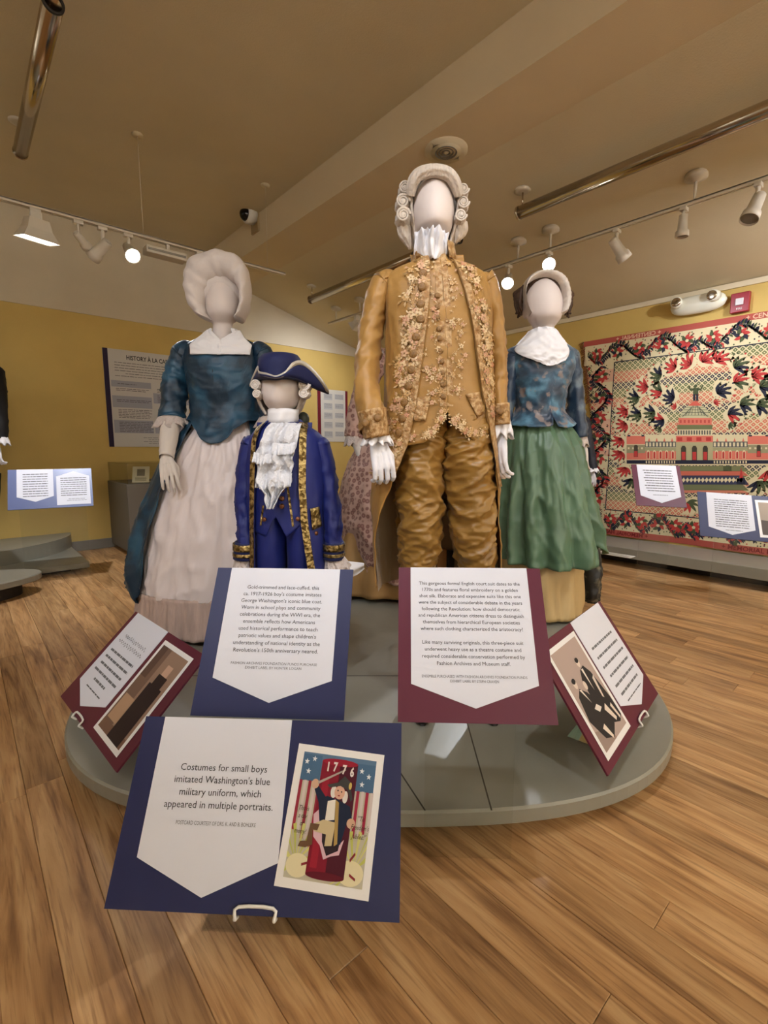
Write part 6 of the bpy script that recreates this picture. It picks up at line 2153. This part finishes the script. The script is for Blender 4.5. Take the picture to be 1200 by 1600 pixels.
wom = Fig('woman mannequin in blue brocade jacket and sage green skirt', 2.65, 845)
head(wom, [(434, 846, 851, .01, .01, .01), (436, 836, 862, .045, .05, .01), (445, 827, 872, .075, .085, .005), (460, 822, 878, .092, .095, .0), (476, 822, 879, .096, .095, 0), (492, 825, 876, .088, .08, .0), (503, 831, 869, .066, .064, .01), (511, 834, 865, .052, .055, .018), (524, 833, 866, .054, .058, .02), (540, 826, 872, .065, .07, .02)])
wg = puff_wig(wom, [(829, 492), (823, 478), (820, 462), (825, 444), (836, 435), (849, 432), (862, 435), (873, 444), (879, 462), (878, 478), (874, 490)],
              [(822, 494), (815, 480), (813, 462), (817, 444), (830, 432), (849, 428), (868, 432), (880, 444), (885, 462), (885, 478), (880, 492)], M_wig2, pleat=.03, depth=.07, name='wig')
for sd_ in (-1, 1):
    mb = MB()
    for q_ in range(7):
        o_ = (q_ - 3) * .012
        pts = [(849 + sd_ * 30, 446 + q_), (849 + sd_ * (35 + 3 * (q_ % 4)), 457 + q_), (849 + sd_ * (36 + 3 * (q_ % 3)), 472 + q_), (849 + sd_ * (34 + 3 * (q_ % 4)), 485 + 2 * q_)]
        strand_tube(mb, [wom.p(x, y, .03 + o_) for x, y in pts], [.008, .012, .012, .004], k=8, amp=.2, tw=20)
    mb.obj('side_hair', BROWNH, wg)
mb = MB(); mb.ball(wom.p(849, 462, .06), wom.s(36), .11, wom.s(34), 14, 24); mb.obj('hair_back', BROWNH, wg)
wrows = [(536, 815, 880, .07, .08), (545, 800, 893, .09, .095), (556, 796, 898, .105, .10), (575, 797, 895, .12, .105), (595, 800, 889, .122, .105), (620, 805, 881, .11, .10), (640, 807, 879, .10, .095), (652, 802, 884, .11, .11), (668, 795, 893, .135, .14)]
wD = wom.dense(wrows, 6)
mb = MB(); out = []
hem = [(-1, 664), (-.62, 668), (-.58, 664), (-.54, 669), (-.25, 669), (.06, 668), (.12, 650), (.18, 668), (.5, 670), (.8, 665), (1, 660)]
for i in range(50):
    v_ = i / 49; row = []
    for j in range(96):
        a = TAU * j / 96
        yb = interp(hem, math.cos(a)) if math.sin(a) < 0 else 666
        zt2 = wom.p(845, 538).z; z = zt2 + (wom.p(845, yb).z - zt2) * v_
        R = ring_at(wD, z)
        row.append(rpt(R, a, 2.2, .022 * max(0, (v_ - .86) / .14) + .003 * nz(a * 4, z * 14, 2) + .006 * sharp(a * 2.5, z * 14, 6) + .004 * sharp(a * 1.5, z * 34, 9)))
    out.append(row)
mb.grid(out, True, flip=True); jk = mb.obj('jacket', JACK, wom.root, solid=.003)
nD2 = wom.dense([(512, 829, 869, .056, .06, .01), (524, 824, 874, .075, .075, .0), (538, 812, 884, .095, .085), (552, 800, 892, .112, .1), (572, 798, 894, .122, .105)], 6)
mb = MB(); rows = []
kr = cat_rows([(513, 831, 868), (520, 826, 873), (530, 816, 879), (541, 808, 884), (550, 808, 886), (558, 816, 884), (565, 830, 878), (570, 842, 868)], 6)
for i, (y, l, r) in enumerate(kr):
    row = []
    for j in range(61):
        s_ = j / 60; x = l + (r - l) * s_
        q = wom.p(x, y - 4 * math.sin(math.pi * s_) * (1 - i / len(kr)) + 4 * math.sin(math.pi * s_) * i / len(kr), -.09)
        q.y = front(nD2, q.x, q.z, .008, 2.2).y - .011 * (1 + ridge(s_ * 3.2 + i * .05, i * .09, 4)) - .005 * nz(s_ * 9, i * .3)
        row.append(q)
    rows.append(row)
mb.grid(rows, flip=True); kf = mb.obj('neckerchief', M_linen, wom.root, solid=.003)
hair_cap(wom, [(516, 828, 870, .06, .066, .012), (526, 820, 877, .07, .08, .01), (540, 808, 888, .09, .10, .005), (552, 800, 894, .10, .112, .0)], M_linen, -.75, math.pi + .75, parent=kf, name='neckerchief_back', amp=.003, fr=9)
wsr = sleeve(wom, [(878, 905, 560, .0, .06), (884, 909, 590, .0, .058), (888, 913, 635, .0, .054), (896, 916, 684, -.01, .05)], 'sleeve', BLUEF, wr=.005, sc=20, seed=1, dome=1.2, tuck=.4)
wsl = sleeve(wom, [(787, 815, 560, .0, .06), (783, 808, 590, .0, .058), (778, 803, 635, .0, .054), (775, 796, 684, -.01, .05)], 'sleeve', BLUEF, wr=.005, sc=20, seed=4, dome=1.2, tuck=-.4)
q = wom.p(907, 682, -.01); frill(wom, (q.x, q.y, q.z), .034, .044, .05, LACE_C, 7, .15, parent=wsr, name='lace_cuff')
q = wom.p(786, 682, -.01); frill(wom, (q.x, q.y, q.z), .034, .044, .05, LACE_C, 7, .15, parent=wsl, name='lace_cuff')
make_hand(wom, wom.p(911, 700, -.01), M_kid, .78, -.8, -.1, .05, -1, (.3, .5, .4))
make_hand(wom, wom.p(784, 700, -.01), M_kid, .78, .8, -.1, -.05, 1, (.3, .5, .4))
# beige petticoat, looped-up green skirt, dark floral train
wom.zk = 1.0
ztw, zbw = wom.p(845, 660, -.1).z, wom.p(845, 972, -.2).z
wp = wom.loft('petticoat', [(700, 800, 895, .12, .12), (800, 790, 902, .18, .18), (900, 786, 905, .20, .20), (972, 785, 904, .205, .205)], BEIGE, na=120, disp=skirt_disp(2, 11, .006, ztw, zbw), sub=8, solid=.003)
grow_ = [(655, 803, 884, .10, .10), (666, 796, 893, .13, .13), (684, 788, 903, .16, .16), (720, 782, 911, .20, .20), (766, 779, 918, .23, .23), (820, 775, 928, .25, .25), (856, 773, 935, .26, .26), (886, 773, 938, .262, .262)]
gd = skirt_disp(5, 14, .022, ztw, wom.p(845, 886, -.26).z, .024)
gD = wom.dense(grow_, 9)
mb = MB(); out = []
hemg = [(-1.0, 884), (-.7, 888), (-.3, 890), (.3, 890), (.52, 884), (.66, 868), (.72, 856), (.80, 866), (.90, 876), (1.0, 868)]
for i in range(70):
    v_ = i / 69; row = []
    for j in range(180):
        a = TAU * j / 180
        yb = interp(hemg, math.cos(a)) if math.sin(a) < 0 else 880
        z = gD[0][0] + (wom.p(845, yb, -.25).z - gD[0][0]) * v_
        R = ring_at(gD, z)
        loop = -.03 * math.exp(-((math.cos(a) - .70) / .07) ** 2) * max(0, v_ - .55) * 2.2 if math.sin(a) < 0 else 0
        row.append(rpt(R, a, 2.1, gd(a, z) + loop + (.004 if i > 66 else 0)))
    out.append(row)
mb.grid(out, True, flip=True); wom_sk = mb.obj('skirt', GREENS, wom.root, solid=.004)
wom.zk = 0.0
DARKF = mat('dark_floral_train', rgb(26, 30, 32), .5, col2=rgb(104, 100, 84), vscale=17, lo=.52, hi=.64, bump=.2, bscale=40)
for nm, pth in (('train', [(902, 936, 852, .12, .06), (903, 938, 880, .12, .07), (905, 938, 920, .12, .07), (910, 936, 934, .12, .06), (912, 933, 940, .12, .05)]), ('train_fold', [(774, 806, 800, .10, .05), (773, 806, 850, .10, .06), (776, 808, 900, .10, .06), (780, 806, 930, .10, .05)])):
    sleeve(wom, pth, nm, DARKF if nm == 'train' else BLUEF, wr=.008, sc=9, seed=3, dome=0)
pole_base(wom, .16, .6)

# ============================================================ the woman in pink print, behind the man
def pink_mat():
    m, nt, b = nodes_of('pink_print')
    N, L = nt.nodes, nt.links
    tc = N.new('ShaderNodeTexCoord')
    v = N.new('ShaderNodeTexVoronoi'); v.inputs['Scale'].default_value = 34; v.inputs['Randomness'].default_value = .7; L.new(tc.outputs['Object'], v.inputs['Vector'])
    r = N.new('ShaderNodeValToRGB'); e = r.color_ramp.elements
    e[0].position = .0; e[0].color = (*rgb(150, 108, 96), 1); e[1].position = .62; e[1].color = (*rgb(188, 152, 136), 1)
    for p_, c in ((.18, (158, 116, 104)), (.26, (126, 82, 74)), (.40, (130, 88, 78)), (.52, (182, 146, 130))):
        q = e.new(p_); q.color = (*rgb(*c), 1)
    L.new(v.outputs['Distance'], r.inputs[0]); L.new(r.outputs[0], b.inputs['Base Color'])
    b.inputs['Roughness'].default_value = .5; b.inputs['Sheen Weight'].default_value = .3
    return m
PINK = pink_mat()
OCHRE = mat('ochre_petticoat', rgb(170, 132, 82), .6, var=.06, vscale=4, bump=.1, bscale=30)
pk = Fig('woman mannequin in pink printed polonaise gown behind the man', 3.08, 645)
head(pk, [(455, 643, 647, .01, .01, .01), (458, 634, 656, .045, .05, .01), (468, 625, 666, .075, .085, .005), (484, 622, 669, .09, .095, 0), (500, 625, 666, .085, .08, 0), (512, 632, 659, .062, .06, .01), (522, 634, 657, .05, .055, .02), (545, 626, 665, .065, .07, .02)])
pkw = puff_wig(pk, [(627, 506), (622, 488), (626, 468), (645, 456), (664, 468), (668, 488), (663, 506)], [(616, 510), (610, 486), (616, 456), (645, 442), (674, 456), (680, 486), (674, 510)], M_wig2, depth=.08)
mb = MB(); mb.ball(pk.p(645, 482, .06), pk.s(34), .11, pk.s(36), 12, 20); mb.obj('wig_back', M_wig2, pkw)
pk.loft('bodice', [(540, 616, 674, .07, .08), (548, 604, 686, .09, .095), (560, 600, 690, .105, .105), (585, 602, 688, .12, .105), (612, 607, 683, .11, .10), (636, 611, 679, .10, .095), (650, 606, 684, .115, .12)], PINK, na=64, disp=lambda a, z: .002 * nz(a * 4, z * 12), cap0=True, solid=.003)
pkl = sleeve(pk, [(578, 610, 562, .0, .06), (556, 590, 600, -.01, .06), (544, 580, 640, -.02, .058), (538, 572, 684, -.03, .055)], 'sleeve', PINK, wr=.003, seed=2)
pkr = sleeve(pk, [(680, 712, 562, .0, .06), (700, 734, 600, -.01, .06), (710, 746, 640, -.02, .058), (718, 752, 684, -.03, .055)], 'sleeve', PINK, wr=.003, seed=6)
for s_, x in ((pkl, 554), (pkr, 735)):
    q = pk.p(x, 680, -.03); frill(pk, (q.x, q.y, q.z), .055, .064, .06, LACE_C, 8, .10, parent=s_, name='lace_cuff')
for x, sd in ((560, 1), (729, -1)):
    mb = MB(); stube(mb, [(*pk.p(x - 4 * sd, 685, -.03), .038, .038), (*pk.p(x + 6 * sd, 715, -.10), .03, .03)], 16); mb.obj('forearm', M_kid, pk.root)
    make_hand(pk, pk.p(x + 8 * sd, 716, -.10), M_kid, .8, .3 * sd, -.3, 0, sd)
pk.zk = 1.0
ztp, zbp = pk.p(645, 650, -.1).z, pk.p(645, 938, -.3).z
pk.loft('petticoat', [(655, 606, 684, .11, .11), (700, 575, 715, .18, .18), (780, 534, 756, .25, .25), (860, 514, 776, .285, .285), (938, 505, 785, .30, .30)], OCHRE, na=160, disp=skirt_disp(2, 19, .010, ztp, zbp), sub=8, solid=.003)
def pol_disp(a, z):
    t_ = max(0, min(1, (ztp - z) / (ztp - pk.p(645, 900, -.3).z)))
    return .012 * t_ * math.sin(6 * a + 1.2) + .022 * sharp(a * 2.5, z * 4.5 + a, 2) * t_ + .016 * sharp(a * 2.5, z * 11, 5) * t_ + .006 * nz(a * 6, z * 10)
pD = pk.dense([(648, 607, 683, .115, .115), (662, 592, 698, .15, .15), (690, 570, 720, .20, .20), (730, 552, 738, .25, .25), (780, 541, 749, .285, .29), (830, 537, 753, .30, .31), (870, 542, 748, .30, .32), (905, 560, 730, .29, .30)], 9)
mb = MB(); out = []
for i in range(70):
    v_ = i / 69; row = []
    for j in range(150):
        a = TAU * j / 150
        c_ = abs(math.cos(a))
        yb = (918 - 22 * c_ - 40 * max(0, c_ - .75) / .25) if math.sin(a) < 0 else 850
        z = pD[0][0] + (pk.p(645, yb, -.29).z - pD[0][0]) * v_
        R = ring_at(pD, z)
        row.append(rpt(R, a, 2.0, .026 + pol_disp(a, z)))
    out.append(row)
mb.grid(out, True, flip=True); mb.obj('overskirt', PINK, pk.root, solid=.004)
pole_base(pk, .16, .6)

# ============================================================ dark suited figure on the right wall platform
NAVYS = mat('midnight_wool', rgb(24, 25, 36), .6, var=.1, vscale=8, bump=.08, bscale=120)
dk = Fig('short mannequin in midnight dark suit beside the coverlet', 4.45, 890, z0=.17)
head(dk, [(598, 888, 891, .01, .01, .01), (600, 882, 897, .045, .05, .01), (607, 877, 902, .08, .09, 0), (617, 876, 903, .092, .095, 0), (626, 879, 900, .08, .08, 0), (633, 883, 896, .055, .06, .01), (645, 882, 897, .06, .06, .02)])
hair_cap(dk, [(596, 883, 896, .03, .03, .01), (599, 878, 901, .06, .07, .015), (607, 874, 905, .08, .105, .015), (620, 874, 905, .09, .11, .015), (632, 879, 900, .075, .09, .02)], BROWNH, -.5, math.pi + .5)
dk.loft('jacket', [(640, 878, 902, .07, .08), (645, 868, 912, .085, .09), (655, 864, 917, .11, .11), (690, 867, 914, .13, .12), (730, 868, 914, .13, .12), (775, 864, 922, .14, .15), (800, 863, 924, .145, .155)], NAVYS, na=64, disp=lambda a, z: .004 * nz(a * 3, z * 9), cap0=True, solid=.004)
for xs in (((860, 877, 660, 0, .055), (858, 874, 700, 0, .05), (857, 872, 735, -.02, .048)), ((905, 922, 660, 0, .055), (912, 928, 700, 0, .052), (918, 933, 735, -.02, .05))):
    s_ = sleeve(dk, list(xs), 'sleeve', NAVYS, wr=.004, seed=xs[0][0] * .01)
    xm_ = (xs[-1][0] + xs[-1][1]) / 2
    q = dk.p(xm_, 731, -.02); frill(dk, (q.x, q.y, q.z), .045, .06, .035, M_linen, 8, .15, parent=s_, name='lace_cuff')
    make_hand(dk, dk.p(xm_, 741, -.02), M_glove, .85, .2 if xm_ < 890 else -.2, -.1, 0, 1 if xm_ < 890 else -1)
for a, b in ((866, 890), (892, 916)):
    D_ = dk.dense([(770, a, b, .09, .09), (800, a + 1, b - 1, .085, .085), (830, a + 3, b - 3, .065, .07), (838, a + 4, b - 4, .055, .06)], 5)
    mb = MB(); mb.grid([[rpt(R, t_, 2.0, .003 * ridge(t_, R[0] * 12)) for t_ in (TAU * j / 32 for j in range(32))] for R in D_], True, None, False, True, flip=True); mb.obj('trouser_leg', NAVYS, dk.root)
    c_ = dk.p((a + b) / 2, 846); mb = MB(); mb.ball((c_.x, -.06, .037), .045, .12, .035); mb.obj('shoe', SHOE, dk.root)

# ============================================================ black suited figure cut by the left edge
BLACK = mat('black_wool', rgb(12, 12, 14), .7)
sh_p = on_z(-28, 858, .2)
blk_f = sh_p.x * SY + sh_p.y * CY
bk_ = Fig('mannequin in black suit with white cuff at left picture edge', blk_f, -45, z0=.2)
bk_.loft('coat', [(540, -60, -30, .07, .08), (552, -80, -10, .10, .10), (570, -88, -4, .12, .12), (640, -84, -8, .13, .13), (700, -84, -8, .14, .14), (760, -88, -6, .15, .15)], BLACK, na=56, cap0=True, solid=.004, disp=lambda a, z: .003 * nz(a * 3, z * 8))
head(bk_, [(480, -48, -42, .01, .01), (484, -58, -32, .05, .06), (495, -66, -24, .085, .09), (512, -66, -24, .09, .09), (526, -60, -30, .07, .07), (535, -56, -34, .055, .06), (550, -58, -32, .06, .065)])
hair_cap(bk_, [(478, -54, -36, .03, .04, .01), (484, -64, -26, .06, .08, .015), (500, -71, -19, .085, .105, .015), (525, -66, -24, .08, .09, .02)], M_wig2, -.5, math.pi + .5)
for xs in (((-14, 4, 582, 0, .065), (-8, 8, 620, 0, .06), (-8, 10, 660, -.02, .055), (-10, 10, 686, -.03, .052)), ((-96, -76, 582, 0, .065), (-100, -82, 620, 0, .06), (-102, -82, 660, -.02, .055), (-102, -82, 686, -.03, .052))):
    s_ = sleeve(bk_, list(xs), 'sleeve', BLACK, wr=.003, seed=1)
    xm_ = (xs[-1][0] + xs[-1][1]) / 2
    q = bk_.p(xm_, 683, -.03); frill(bk_, (q.x, q.y, q.z), .05, .062, .06, M_linen, 8, .14, parent=s_, name='lace_cuff')
    make_hand(bk_, bk_.p(xm_ - 4, 700, -.03), M_glove, .9, -.2, -.1, 0, -1 if xm_ > -45 else 1)
for a, b in ((-86, -48), (-44, -4)):
    D_ = bk_.dense([(740, a, b, .11, .11), (780, a + 3, b - 2, .10, .10), (815, a + 8, b - 6, .08, .08), (842, a + 14, b - 10, .06, .06)], 5)
    mb = MB(); mb.grid([[rpt(R, t_, 2.0, .003 * ridge(t_, R[0] * 12)) for t_ in (TAU * j / 32 for j in range(32))] for R in D_], True, None, False, True, flip=True); mb.obj('trouser_leg', BLACK, bk_.root)
    c_ = bk_.p((a + b) / 2 + 4, 846); mb = MB(); rows = []
    for t_, w_, h_ in ((.085, .026, .05), (.06, .036, .066), (.0, .038, .07), (-.06, .040, .056), (-.11, .042, .04), (-.15, .034, .03), (-.175, .012, .016)):
        rows.append([(c_.x + w_ * math.cos(a_), t_ + .01, max(0.0, .5 * h_ * 1.05 + .55 * h_ * math.sin(a_)) if math.sin(a_) > -.6 else 0.0) for a_ in (TAU * j / 20 for j in range(20))])
    mb.grid(rows, True, None, True, True, flip=True); mb.obj('shoe', SHOE, bk_.root, subsurf=1)
